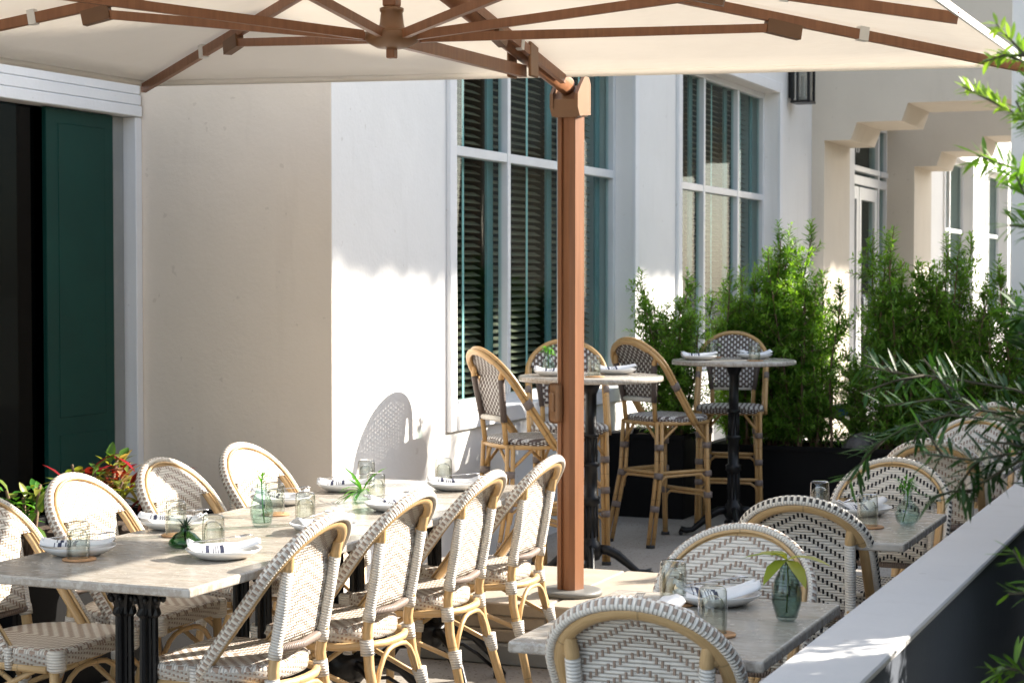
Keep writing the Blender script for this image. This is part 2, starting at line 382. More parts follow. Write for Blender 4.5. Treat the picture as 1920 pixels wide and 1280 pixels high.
# casings
def casing(y0,y1,z0,z1,w=.09,p=.025):
    m=M(); x0,x1=XW-.001,XW+p
    m.box((x0,y0-w,z0-w),(x1,y0,z1+w),.004); m.box((x0,y1,z0-w),(x1,y1+w,z1+w),.004)
    m.box((x0,y0,z1),(x1,y1,z1+w),.004); m.box((x0,y0,z0-w),(x1,y1,z0),.004)
    # reveals (flush sheets just proud of the wall opening)
    return m
def window(y0,y1,z0,z1,muls,tr,blind=True,name='window',lab=None):
    m=casing(y0,y1,z0,z1)
    wp=m.build('window',mt['trim'],bld,lab)
    f=M(); xf0,xf1=-4.33,-4.27
    t=.05
    f.box((xf0,y0,z0),(xf1,y0+t,z1),.004); f.box((xf0,y1-t,z0),(xf1,y1,z1),.004)
    f.box((xf0,y0+t,z1-t),(xf1,y1-t,z1),.004); f.box((xf0,y0+t,z0),(xf1,y1-t,z0+t),.004)
    edges=[y0+t]+list(muls)+[y1-t]
    for q in muls: f.box((xf0,q-t/2,z0+t),(xf1+.003,q+t/2,z1-t),.004)
    for i in range(len(edges)-1):
        a=edges[i]+(t/2 if i>0 else 0); b=edges[i+1]-(t/2 if i<len(edges)-2 else 0)
        f.box((xf0,a,tr-.028),(xf1,b,tr+.028),.004)
    f.build('frame',mt['alu'],wp)
    g=M(); g.box((-4.312,y0+.02,z0+.02),(-4.306,y1-.02,z1-.02)); g.build('pane',mt['pane'],wp)
    if blind:
        b=M(); rot=Matrix.Rotation(R(28),3,'Y')
        for i in range(len(edges)-1):
            a=edges[i]+.04; c=edges[i+1]-.04; w=c-a; cs=c-w*.085
            z=z0+.03
            while z<z1-.05:
                b.box((-4.45,a,z),(-4.40,cs,z+.004),0,0,rot); z+=.043
            for k in (.3,.62): b.box((-4.395,a+w*k-.013,z0+.02),(-4.392,a+w*k+.013,z1-.03),0,1)  # pale teal strips stand in for reflections across the slats
            b.box((-4.38,cs+.01,z0+.02),(-4.365,c+.02,z1-.03),0,2)
        b.build('blind',[mt['slat'],mt['teal'],mt['teald']],wp)
    return wp
window(*W1,ZS,ZH,(10.33,11.30),2.295,True,lab='window with slatted blind beside the bar table')
window(*W2,ZS,ZH,(14.42,15.43),2.295,True,lab='window behind the planter hedge')
window(*W3,ZS,ZH,(26.4,),2.24,False); window(*W4,ZS,ZH,(30.15,),2.24,False)
# wall skirting ledge under window 1
m=M(); m.box((XW,12.4,.50),(XW+.10,13.2,.56),.01); m.build('ledge',mt['trim'],bld)
# glazed door between the arches
m=M(); xd0,xd1=-4.36,-4.28
y0,y1=DOOR
for a,b in ((y0,y0+.07),(y1-.07,y1),(21.45,21.52)): m.box((xd0,a,0),(xd1,b,3.33),.004)
for a,b in ((y0+.07,21.45),(21.52,y1-.07)):
    m.box((xd0,a,2.60),(xd1,b,2.70),.004); m.box((xd0,a,3.26),(xd1,b,3.33),.004); m.box((xd0-.0,a,2.74),(xd1+.02,b,2.80),.004)
for a,b in ((y0+.09,20.44),(20.47,21.43)):
    m.box((xd0+.01,a,.03),(xd1-.01,a+.11,2.58),.004); m.box((xd0+.01,b-.11,.03),(xd1-.01,b,2.58),.004)
    m.box((xd0+.01,a+.11,2.44),(xd1-.01,b-.11,2.58),.004); m.box((xd0+.01,a+.11,.03),(xd1-.01,b-.11,.28),.004)
d=m.build('door',mt['alu'],bld)
m=M(); m.box((-4.325,y0+.03,.1),(-4.318,y1-.03,3.3)); m.build('pane',mt['pane'],d)
m=M()
for yy in (20.40,20.52): m.tube([(-4.25,yy,.95),(-4.22,yy,1.0),(-4.22,yy,1.35),(-4.25,yy,1.4)],.012,8)
m.build('handle',mt['steel'],d)
# house number above the door
fc=bpy.data.curves.new('number','FONT'); fc.body='17'; fc.size=.26; fc.extrude=.002; fc.align_x='CENTER'
fo=bpy.data.objects.new('number',fc); C.objects.link(fo); dg=bpy.context.evaluated_depsgraph_get(); me=bpy.data.meshes.new_from_object(fo.evaluated_get(dg)); bpy.data.objects.remove(fo)
no=bpy.data.objects.new('door_number',me); C.objects.link(no); no.parent=d; no.location=(-4.300,20.42,2.95); no.rotation_euler=(R(90),0,R(90)); me.materials.append(mt['cord'])
# stepped arches
def arch(y0,y1,xl,xr,zspring,name,s=1.0,lab=None):
    # left profile points (x,z) going up
    st=[(0,0),(.25,0),(.31,.165),(.73,.165),(.79,.33)]
    L=[(xl+a*s,zspring+b) for a,b in st]; Rr=[(xr-a*s,zspring+b) for a,b in reversed(st)]
    prof=[(xl,0)]+L+Rr+[(xr,0),(xr+.35,0),(xr+.35,5.2),(XW-.2,5.2),(XW-.2,0)]
    mm=M(); xo0,xo1,zt=XW-.2,xr+.35,5.2
    arc=L+Rr
    cols=[((xo0,0),(xl,0))]+[(arc[i],arc[i+1]) for i in range(len(arc)-1) if arc[i+1][0]-arc[i][0]>1e-6]+[((xr,0),(xo1,0))]
    for p,q in cols:
        mm.quad((p[0],y0,p[1]),(q[0],y0,q[1]),(q[0],y0,zt),(p[0],y0,zt)); mm.quad((q[0],y1,q[1]),(p[0],y1,p[1]),(p[0],y1,zt),(q[0],y1,zt))
    edge=[(xl,0)]+arc+[(xr,0)]
    for p,q in zip(edge[:-1],edge[1:]): mm.quad((p[0],y0,p[1]),(p[0],y1,p[1]),(q[0],y1,q[1]),(q[0],y0,q[1]))
    mm.quad((xo1,y0,0),(xo1,y1,0),(xo1,y1,zt),(xo1,y0,zt)); mm.quad((xo0,y0,0),(xo0,y0,zt),(xo0,y1,zt),(xo0,y1,0)); mm.quad((xo0,y0,zt),(xo1,y0,zt),(xo1,y1,zt),(xo0,y1,zt))
    return mm.build(name,mt['archp'],bld,lab)
arch(17.6,18.75,-4.03,-1.40,2.885,'arch',1,'nearer stepped arch')
arch(21.95,23.1,-3.96,-1.40,2.875,'arch',1,'farther stepped arch')
# storefront (recessed left bay)
XS=-5.2
sf=M()
for a,b in ((2.36,2.40),(2.405,2.445),(2.45,2.53)): pass
sf.box((XS-.14,2.0,2.372),(XS+.012,7.83,2.425),.004); sf.box((XS-.14,2.0,2.428),(XS+.006,7.83,2.478),.004); sf.box((XS-.14,2.0,2.481),(XS+.0,7.83,2.560),.004)
sf.box((XS-.14,7.79,0),(XS+.0,7.844,2.37),.004)
sfo=sf.build('storefront',mt['trim'],bld,'dark glazed storefront with white header boards')
m=M(); m.box((XS-.16,7.70,0),(XS-.07,7.788,2.37),.003); m.build('frame',mt['plinth'],sfo)
m=M(); m.box((XS-.16,7.665,0),(XS-.075,7.698,2.37),.002); m.build('gasket',mt['rubber'],sfo)
m=M(); m.box((XS-.10,2,0),(XS-.09,7.60,2.37)); m.build('pane',mt['dpane'],sfo)
m=M(); m.box((XS-.6,2,2.57),(XS-.05,7.84,2.66)); m.build('upper_pane',mt['teald'],sfo)
m=M(); m.box((XS-.5,2,2.67),(XS-.1,7.84,TOP)); m.build('upper_wall',mt['white'],sfo)
m=M(); m.box((XS-.07,7.13,0),(XS-.045,7.662,2.368),.003)
for a,b in ((.05,.85),(.93,2.30)):
    m.box((XS-.047,7.22,a),(XS-.043,7.59,b),.003)
m.build('green_door',mt['green'],sfo)
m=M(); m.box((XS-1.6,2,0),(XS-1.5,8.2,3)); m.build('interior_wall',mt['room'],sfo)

# square white porch column on the right
m=M(); m.box((-1.83,14.0,0),(-1.40,14.43,4.2),.012); m.box((-1.87,13.96,0),(-1.36,14.47,.18),.012); m.box((-1.87,13.96,4.02),(-1.36,14.47,4.2),.012)
tag(m.build('column',mt['white']),'plain white square column at the right edge, behind the leafy branches','column',None,'thing')
# cream pedestal behind the hedge
m=M(); m.box((-2.72,16.0,0),(-2.33,16.5,1.18),.008); m.box((-2.76,15.96,1.18),(-2.29,16.54,1.25),.008); 
tag(m.build('garden_pillar',mt['archp']),'low cream pillar with a flat cap, behind the hedge before the arch','pillar')
# wall lantern
t=thing('wall_lantern','black box wall lantern with glass sides beside the stepped arch','wall lantern',(XW,16.72,3.16))
m=M()
for sx in (.05,.20):
    for sy in (-.10,.10): m.box((sx-.012,sy-.012,.0),(sx+.012,sy+.012,.46),.002)
m.box((.035,-.115,0),(.215,.115,.02)); m.box((.035,-.115,.44),(.215,.115,.47)); m.box((0,-.05,.05),(.036,.05,.42),.003)
m.build('frame',mt['iron'],t)
m=M()
for sy in (-.098,.098): m.box((.06,sy-.002,.02),(.19,sy+.002,.44))
m.box((.198,-.088,.02),(.202,.088,.44)); m.build('glass',mt['lampg'],t)
m=M(); m.lathe([(.0,.02),(.035,.03),(.035,.06),(.018,.07),(.018,.22),(.008,.25),(0,.26)],(.125,0,0),12); m.build('bulb',mt['bulb'],t)

# ------------------------------------------------------------------ parapet wall on the right
pw=thing('parapet_wall','low slate wall with shade-darkened face and pale flat top along the right of the terrace','wall',(0,0,0))
m=M(); m.box((-.86,-6,0),(-.70,30,.835)); m.build('wall',mt['grey'],pw)
m=M(); m.box((-.868,-6,.835),(-.692,30,.852),.004); m.build('wall_cap',mt['cap'],pw)

# ------------------------------------------------------------------ dining chairs
def hoop_path(w,z0,y0,zt,yt,n=22):
    """inverted U in a leaning plane; (x,y,z) points"""
    H=math.hypot(zt-z0,yt-y0); r=w; st=H-r*.98
    pts=[]
    for i in range(7): pts.append((-r,st*i/6))
    for i in range(1,n): 
        a=math.pi-math.pi*i/n; pts.append((r*math.cos(a),st+r*.98*math.sin(a)))
    for i in range(7): pts.append((r,st*(6-i)/6))
    uy,uz=(yt-y0)/H,(zt-z0)/H
    return [(p[0],y0+uy*p[1],z0+uz*p[1]) for p in pts],(0,uz,-uy)
def lerp(a,b,t): return tuple(a[i]+(b[i]-a[i])*t for i in range(3))
def seat_mesh(wf,d,zt,th,ex=5.0,exr=2.6,y0=0.0):
    m=M(); n=56; out=[]
    for k in range(n):
        a=2*math.pi*k/n; c,s=math.cos(a),math.sin(a)
        e=ex if s>0 else exr
        rr=(abs(c)**e+abs(s)**e)**(-1/e)
        x=wf*rr*c*(1 if s>0 else 1-.10*abs(s)); y=d*rr*s
        out.append((x,y+y0))
    rings=[(0.02,0),(.3,0),(.6,.001),(.86,.002),(.95,.0),(.99,-.007),(1.0,-.016)]
    vs=[]
    for sc_,dz in rings: vs+=[(x*sc_,y0+(y-y0)*sc_,zt+dz-.006*(1-sc_)) for x,y in out]
    fs=[];uv=[]
    for i in range(len(rings)-1):
        for k in range(n):
            k2=(k+1)%n; q=(i*n+k,i*n+k2,(i+1)*n+k2,(i+1)*n+k)
            q=tuple(reversed(q)); fs.append(q); uv.append([(vs[a][0],vs[a][1]) for a in q])
    fs.append(tuple(range(n))); uv.append([(vs[a][0],vs[a][1]) for a in range(n)])
    m.add(vs,fs,uv,0,True)
    # side band + bottom
    vs=[];L=[0]
    for k in range(n): L.append(L[-1]+math.dist(out[k],out[(k+1)%n]))
    for sc_,dz in ((1.0,-.016),(1.003,-th*.6),(.985,-th)): vs+=[(x*sc_,y0+(y-y0)*sc_,zt+dz) for x,y in out]
    fs=[];uv=[]
    for i in range(2):
        for k in range(n):
            k2=(k+1)%n; fs.append((i*n+k,(i+1)*n+k,(i+1)*n+k2,i*n+k2)); u0,u1=L[k],L[k+1]; v0,v1=-.04*i,-.04*(i+1); uv.append([(u0,v0),(u0,v1),(u1,v1),(u1,v0)])
    fs.append(tuple(2*n+k for k in reversed(range(n)))); uv.append([(0,0)]*n)
    m.add(vs,fs,uv,1,True)
    return m
def panel_mesh(px0,px1,zb,zg,hoop,yfun,thick=.006,NX=18,NZ=22,wing=True):
    """woven back: between the posts low down, out to the hoop above zg"""
    zt=max(p[2] for p in hoop)-.004
    def hw(z):   # hoop half width at z
        best=0
        for i in range(len(hoop)-1):
            a,b=hoop[i],hoop[i+1]
            if min(a[2],b[2])<=z<=max(a[2],b[2]) and a[0]<=0.001:
                f=(z-a[2])/(b[2]-a[2]+1e-9); best=max(best,abs(a[0]+(b[0]-a[0])*f))
        return best
    zs=[zb+(zg-zb)*i/8 for i in range(9)]+[zg+.001]+[zg+(zt-zg)*math.sin(i/(NZ-9)*math.pi/2) for i in range(1,NZ-8)]
    m=M(); vs=[];uvs=[]
    for side in (1,-1):
        for z in zs:
            f=(z-zb)/(zt-zb); post=px0+(px1-px0)*f
            w=post if z<=zg+1e-6 else (hw(z) if wing else min(post+.01,hw(z)))
            if z>zg and not wing: w=min(w,hw(z))
            for i in range(NX+1):
                x=-w+2*w*i/NX; y=yfun(x,z,post)+side*thick/2
                vs.append((x,y,z)); uvs.append((x,(z-zt)))
    n=(NX+1)*len(zs); fs=[];uv=[]
    for s in range(2):
        for j in range(len(zs)-1):
            for i in range(NX):
                a=s*n+j*(NX+1)+i; q=(a,a+NX+1,a+NX+2,a+1) if s==0 else (a,a+1,a+NX+2,a+NX+1)
                fs.append(q); uv.append([uvs[k] for k in q])
    # rim
    def rim(idx):
        for a,b in zip(idx[:-1],idx[1:]): fs.append((a,b,b+n,a+n)); uv.append([uvs[a],uvs[b],uvs[b],uvs[a]])
    W=NX+1; J=len(zs)
    rim([i for i in range(W)]); rim([(j*W+NX) for j in range(J)]); rim([(J-1)*W+i for i in reversed(range(W))]); rim([j*W for j in reversed(range(J))])
    return m.add(vs,fs,uv,0,True)
def arc_leg(a,b,top,n=10):
    """an inverted U brace from a up to height top and down to b"""
    pts=[]
    for i in range(n+1):
        t=i/n; p=lerp(a,b,t); k=(1-abs(2*t-1)**3.2); pts.append((p[0],p[1],p[2]+(top-p[2])*k))
    return pts
def make_chair(label,wv,st,band,group):
    t=thing('dining_chair',label,'chair',group=group)
    seat_mesh(.222,.20,.462,.05,6,2.5).build('seat',[mt[st],mt[wv]],t)
    for s in (-1,1):
        m=M(); m.tube([(s*.190,.172,.457),(s*.190,.172,.45),(s*.190,.172,.40),(s*.190,.172,.392)],[(.026,.026),(.031,.031),(.030,.030),(.022,.022)],12); m.build('seat_corner',mt['wrap_w'],t)
        m=M(); m.tube([(s*.222,.02,.46),(s*.226,.02,.43),(s*.222,.02,.395)],.013,6); m.build('seat_tie',mt['wrap_w'],t)
    Z0,Y0,ZT,YT=.415,.025,.868,-.315
    hp,N=hoop_path(.197,Z0,Y0,ZT,YT)
    NV=Vector(N); cz=ZT-.197*.8
    def offs(out_,fr):
        q=[]
        for p in hp:
            d=Vector((p[0],0,0)) if p[2]<cz else Vector((p[0],(p[1]-(YT+.13))*.62,(p[2]-cz)))
            d=d-NV*d.dot(NV); d=d.normalized()*out_
            q.append((p[0]+d.x+N[0]*fr,p[1]+d.y+N[1]*fr,p[2]+d.z+N[2]*fr))
        return q
    yh=lambda z:Y0+(YT-Y0)*(z-Z0)/(ZT-Z0)
    pz=lambda z:-.197-.061*(z-.45)/.34
    m=M(); m.tube(offs(-.004,-.004),(.0125,.0185),12,N=N)
    m.tube(offs(.0015,.0155),.0052,6,N=N)
    for s in (-1,1):   # bare cane post top running into the hoop
        m.tube([(s*.1535,pz(.72),.715),(s*.154,pz(.755)-.001,.755),(s*.158,yh(.782)-.006,.782),(s*.160,yh(.80)-.004,.800)],[.0165,.0168,.0155,.011],10)
        m.tube([(s*.156,pz(.755)+.002,.752),(s*.172,yh(.762)-.004,.760),(s*.186,yh(.765),.765)],[(.016,.012),(.019,.011),(.012,.010)],8)
    hoop=m.build('back_frame',mt['cane'],t)
    m=M(); m.tube(offs(.0205,.001),(.0185,.0135),12,N=N); m.build('woven_band',mt[band],hoop)
    def yfun(x,z,post):
        a=pz(z)+.016-.004*math.cos(min(1,abs(x)/.2)*1.5); b=yh(z)+.0125
        k=min(1,max(0,(z-.70)/.10)); k=k*k*(3-2*k); y=a+(b-a)*k
        if z>.745 and abs(x)>post: f=min(1,(abs(x)-post)/.028); y=y+(b-y)*f
        return y
    panel_mesh(.134,.158,.515,.748,offs(.000,0),yfun).build('backrest',mt[wv],t)
    m=M(); m.tube([(-.14,pz(.50)+.005,.507),(0,pz(.50)-.012,.503),(.14,pz(.50)+.005,.507)],.0135,8); m.build('lower_rail',mt['wrap_t'],t)
    for s in (-1,1):
        m=M(); m.tube([(s*.1535,pz(.74),.74),(s*.150,pz(.6),.6),(s*.150,-.20,.45),(s*.160,-.212,.33),(s*.200,-.30,0)],[.016,.0165,.017,.017,.0155],10); lg=m.build('leg',mt['cane'],t)
        for pth,rr_ in (([(s*.150,pz(.49),.485),(s*.150,pz(.515),.515),(s*.1502,pz(.52),.52),(s*.151,pz(.62),.62),(s*.1535,pz(.742),.742)],[.021,.021,.0182,.0182,.0182]),([(s*.155,-.203,.375),(s*.154,-.198,.425)],.0225),([(s*.176,-.246,.215),(s*.169,-.232,.275)],[.0185,.026])):
            m=M(); m.tube(pth,rr_,10); m.build('strand_wrap',mt['wrap_w'],lg)
        m=M(); m.tube([(s*.192,.165,.42),(s*.195,.172,.2),(s*.205,.185,0)],.0155,10); lg=m.build('leg',mt['cane'],t)
        m=M(); m.tube([(s*.194,.17,.215),(s*.192,.165,.26)],.020,10); m.build('strand_wrap',mt['wrap_w'],lg)
    m=M(); ring=[(-.205,.15,.400),(-.212,0,.402),(-.195,-.12,.402),(-.15,-.19,.402),(-.07,-.222,.402),(0,-.228,.402),(.07,-.222,.402),(.15,-.19,.402),(.195,-.12,.402),(.212,0,.402),(.205,.15,.400)]
    m.tube(ring,.0135,8); m.build('seat_ring',mt['cane'],t)
    bl=[]
    for s in (-1,1):
        bl+=[[(s*.170,-.240,.245),(s*.195,-.06,.315),(s*.185,.12,.405)],[(s*.193,.168,.238),(s*.19,.04,.33),(s*.19,-.07,.395)]]
    bl+=[arc_leg((-.160,-.232,.255),(.160,-.232,.255),.385),arc_leg((-.185,.165,.25),(.185,.165,.25),.385)]
    for p in bl: m=M(); m.tube(p,.0088,7); m.build('brace',mt['cane'],t)
    return t
GA='white and taupe woven dining chairs'; GB='black and white woven dining chairs'
c0=make_chair('shaded woven chair cut off by the left edge of the photo','weave_tau','seat_tau','band_tau',GA)
c0.location=(-3.58,4.86,0); c0.rotation_euler=(0,0,R(-91))
for x,y,a,lb in ((-3.615,5.46,-90,'first fully visible white woven chair on the wall side, in front of the croton plant'),
                 (-3.64,6.05,-92,'white woven chair on the wall side, before the dark storefront frame'),
                 (-3.69,6.72,-94,'white woven chair on the wall side standing alone against the tan wall'),
                 (-2.882,4.84,91.5,'brightly sunlit woven chair at the near end of the long table, on the parasol side'),
                 (-2.895,5.48,90,'woven chair with a half shaded back, second from the near end of the long table'),
                 (-2.905,6.11,92,'woven chair third along the long table, in front of the stacked pavers'),
                 (-2.91,6.72,91,'woven chair at the far end of the long table, directly left of the parasol post'),
                 (-1.30,4.12,2,'woven chair seen from behind at the bottom edge, before the table with the oval vase'),
                 (-1.375,4.74,180,'woven taupe and white chair facing the camera behind the plate and oval vase'),
                 (-1.385,8.36,3,'taupe and white chair seen from behind, under the dark foreground branch'),
                 (-1.375,9.05,180,'taupe and white chair facing the camera, half hidden by the dark branch'),
                 (-1.42,10.9,1,'last taupe and white chair in the row along the low wall, mostly covered by needles')):
    dup(c0,(x,y,0),R(a),lb,GA)
cb=make_chair('black and white woven chair seen from behind, with a wide bare cane hoop','weave_blk','seat_blk','band_blk',GB)
cb.location=(-1.41,6.085,0); cb.rotation_euler=(0,0,R(2))
dup(cb,(-1.345,6.815,0),R(181),'black and white woven chair facing the camera behind the round bulb vase',GB)

# ------------------------------------------------------------------ bar stools
def make_stool(label):
    t=thing('bar_stool',label,'bar stool',group='amber cane bar stools')
    H=.30
    seat_mesh(.215,.205,.765,.045,5,2.8).build('seat',[mt['seat_brn'],mt['weave_brn']],t)
    Z0,Y0,ZT,YT=.715,.05,1.215,-.30
    hp,N=hoop_path(.222,Z0,Y0,ZT,YT)
    m=M()
    for k,off in ((0,-.011),(1,.011)):
        m.tube([(p[0],p[1]+off*N[1],p[2]+off*N[2]) for p in hp],(.0115,.014),8,N=N)
    pin=[(p[0]*.93,p[1]-.004,p[2]-(.017 if abs(p[0])<.16 else .004)) for p in hp]; m.tube(pin,(.010,.009),8,N=N)
    yh=lambda z:Y0+(YT-Y0)*(z-Z0)/(ZT-Z0)
    pz=lambda z:-.190-.052*(z-.76)/.36
    for s in (-1,1):
        m.tube([(s*.168,pz(1.04),1.04),(s*.171,pz(1.08),1.08),(s*.176,yh(1.11)-.004,1.11),(s*.180,yh(1.135)-.002,1.135)],[.0145,.015,.0140,.010],10)
    hoop=m.build('back_frame',mt['cane_d'],t)
    m=M()
    for s in (-1,1):
        i=4 if s<0 else len(hp)-5
        a,b=Vector(hp[i]),Vector(hp[i+(1 if s<0 else -1)]); d=(b-a).normalized()*.03
        m=M(); m.tube([a-d*.2,a+d*1.3],(.026,.018),10,N=N); m.build('strand_wrap',mt['wrap_t'],hoop)
    def yfun(x,z,post):
        a=pz(z)+.013; b=yh(z)+.008
        k=min(1,max(0,(z-1.02)/.10)); k=k*k*(3-2*k); y=a+(b-a)*k
        if z>1.06 and abs(x)>post: f=min(1,(abs(x)-post)/.03); y=y+(b-y)*f
        return y
    panel_mesh(.125,.172,.865,1.07,hp,yfun).build('backrest',mt['weave_brn'],t)
    m=M()
    for s in (-1,1): m=M(); m.tube([(s*.135,pz(.85),.85),(s*.152,pz(.96),.96),(s*.170,pz(1.07),1.07)],.0175,10); m.build('post_wrap',mt['wrap_b'],t)
    m=M(); m.tube([(-.125,pz(.86),.862),(.125,pz(.86),.862)],.015,8); m.build('lower_rail',mt['wrap_w'],t)
    legs={}
    for s in (-1,1):
        m=M(); m.tube([(s*.170,pz(1.07),1.07),(s*.135,pz(.86),.86),(s*.132,-.19,.735)],.014,8)
        for o in (-.012,.012): m.tube([(s*.150+o*.7,-.175+o,.735),(s*.160+o*.7,-.185+o,.45),(s*.185+o*.7,-.275+o,.0)],.0125,8)
        legs[(s,-1)]=m.build('leg',mt['cane_d'],t)
        m=M()
        for o in (-.011,.011): m.tube([(s*.185+o,.170-o*.4,.735),(s*.188+o,.175-o*.4,.4),(s*.195+o,.19-o*.4,.0)],.0125,8)
        legs[(s,1)]=m.build('leg',mt['cane_d'],t)
    def rear(s,z):
        if z>.45: f=(.735-z)/.285; return (s*(.150+.010*f),-.175-.01*f,z)
        f=(.45-z)/.45; return (s*(.160+.025*f),-.185-.09*f,z)
    def front(s,z): f=(.735-z)/.735; return (s*(.185+.01*f),.170+.02*f,z)
    m=M(); ring=[(s_*w,y,.722) for s_,w,y in ((-1,.20,.17),(-1,.205,0),(-1,.185,-.12),(-1,.14,-.185),(-1,.05,-.20),(1,.05,-.20),(1,.14,-.185),(1,.185,-.12),(1,.205,0),(1,.20,.17))]
    m.tube(ring,.0125,8); m.tube([(-.2,.172,.722),(.2,.172,.722)],.0125,8); m.build('seat_ring',mt['cane_d'],t)
    def rail(a,b):
        m=M(); m.tube([a,b],.011,7)
        a2=(a[0],a[1],a[2]-.10); b2=(b[0],b[1],b[2]-.10)
        m.tube([lerp(a2,b2,0.02),lerp((a[0],a[1],a[2]-.045),(b[0],b[1],b[2]-.045),.05),lerp((a[0],a[1],a[2]-.022),(b[0],b[1],b[2]-.022),.14),lerp((a[0],a[1],a[2]-.020),(b[0],b[1],b[2]-.020),.86),lerp((a[0],a[1],a[2]-.045),(b[0],b[1],b[2]-.045),.95),lerp(a2,b2,.98)],.009,7)
        m.build('footrest',mt['cane_d'],t)
    rail(front(-1,.30),front(1,.30)); rail(rear(-1,.43),rear(1,.43))
    for s in (-1,1): rail(rear(s,.43),front(s,.43))
    def br(p,q,top=.71):
        m=M(); m.tube([p,lerp(p,(q[0],q[1],top),.45),(q[0],q[1],top)],.0085,7); m.build('brace',mt['cane_d'],t)
    for s in (-1,1):
        br(front(s,.60),(s*.10,.175,0)); br(front(s,.60),(s*.20,.06,0)); br(rear(s,.60),(s*.06,-.19,0)); br(rear(s,.60),(s*.19,-.07,0))
        for fn,k,zs,rr_ in ((front,1,(.60,.43,.30),.0265),(rear,-1,(.60,.43,.24),.0275)):
            for z in zs: m=M(); m.tube([fn(s,z),fn(s,z-.035)],rr_,10); m.build('joint_wrap',mt['wrap_t'],legs[(s,k)])
        for k,p in ((1,(s*.195,.19)),(-1,(s*.185,-.275))): m=M(); m.lathe([(0,0),(.026,0),(.026,.018),(0,.018)],(p[0],p[1],0),10); m.build('foot_cap',mt['rubber'],legs[(s,k)])
    return t
s0=make_stool('bar stool nearest the camera, seen from behind with a warm sunlit woven back')
s0.location=(-3.60,8.98,0); s0.rotation_euler=(0,0,R(47-90))
dup(s0,(-3.68,9.78,0),R(-65-90),'bar stool facing the camera behind the parasol post, at the window')
dup(s0,(-3.42,10.72,0),R(60-90),'bar stool seen side on between the two tall round tables')
dup(s0,(-3.27,11.66,0),R(-78-90),'bar stool facing the camera behind the farther tall round table, before the hedge')

# ------------------------------------------------------------------ tables
def pedestal(m,h,cx=0):
    """two fluted columns on four arched feet"""
    for dx in (-.042,.042):
        pts=[]; n=24
        for z,k in ((.235,1.25),(.255,1.25),(.27,1),(h-.13,.93),(h-.12,1.25),(h-.10,1.15),(h-.085,1.3),(h-.05,1.75),(h-.03,1.6),(h-.02,1.5)):
            for i in range(n):
                a=2*math.pi*i/n; r=.026*k*(1+(.13 if (i%2) else -.13)*(1 if .26<z<h-.1 else .3)); pts.append((dx+r*math.cos(a),r*math.sin(a),z))
        fs=[]
        for j in range(9):
            for i in range(n): i2=(i+1)%n; fs.append((j*n+i,j*n+i2,(j+1)*n+i2,(j+1)*n+i))
        m.add(pts,fs,None,0,False)
        for i in range(8):
            a=2*math.pi*i/8
            for zz,rr in ((h-.075,.042),(h-.045,.047)): m.lathe([(0,-.012),(.009,-.006),(.011,.004),(.005,.013),(0,.015)],(dx+rr*math.cos(a+zz*9),rr*math.sin(a+zz*9),zz),6)
    m.box((-.10,-.05,h-.025),(.10,.05,h),.004)
    m.lathe([(0,.12),(.05,.13),(.085,.17),(.09,.21),(.075,.24),(0,.245)],(0,0,0),16)
    for a in (35,145,215,325):
        c,s=math.cos(R(a)),math.sin(R(a))
        pr=[(.04,.20),(.12,.205),(.20,.17),(.265,.10),(.30,.03),(.315,.012)]
        m.tube([(r*c,r*s,z) for r,z in pr],[(.02,.017),(.021,.017),(.02,.016),(.017,.015),(.016,.018),(.012,.022)],8)
        m.tube([(.07*c,.07*s,.14),(.15*c,.15*s,.14),(.21*c,.21*s,.10),(.27*c,.27*s,.045)],.007,6)
        m.lathe([(0,0),(.024,.0),(.026,.02),(.012,.032),(0,.034)],(.30*c,.30*s,0),10)
def rect_table(label,x0,x1,y0,y1,group,rot=0):
    cx,cy=(x0+x1)/2,(y0+y1)/2
    t=thing('marble_table',label,'table',(cx,cy,0),0,group)
    m=M(); m.box((x0-cx,y0-cy,.722),(x1-cx,y1-cy,.75),.007,0,None,None,3); m.build('tabletop',mt['marble'],t)
    m=M(); pedestal(m,.722); m.build('pedestal',mt['iron'],t)
    return t
GT='marble tables pushed into one long dining table'
for i,lb in enumerate(('near end table of the long dining table, with the squat green vase','second table of the long dining table, with the tall clear vase','third table of the long dining table, with the trailing green leaves','far end table of the long dining table, next to the white wall')):
    y0=4.285+i*.665; rect_table(lb,-3.48,-2.70,y0,y0+.664,GT)
GS='small marble tables along the low wall'
rect_table('small marble table with the oval smoky vase of yellow leaves',-1.635,-1.03,3.945,4.72,GS)
rect_table('small marble table with the round bulb vase, between black and white chairs',-1.70,-1.08,5.86,6.67,GS)
rect_table('small marble table hidden under the foreground branch',-1.70,-1.08,8.16,8.94,GS)
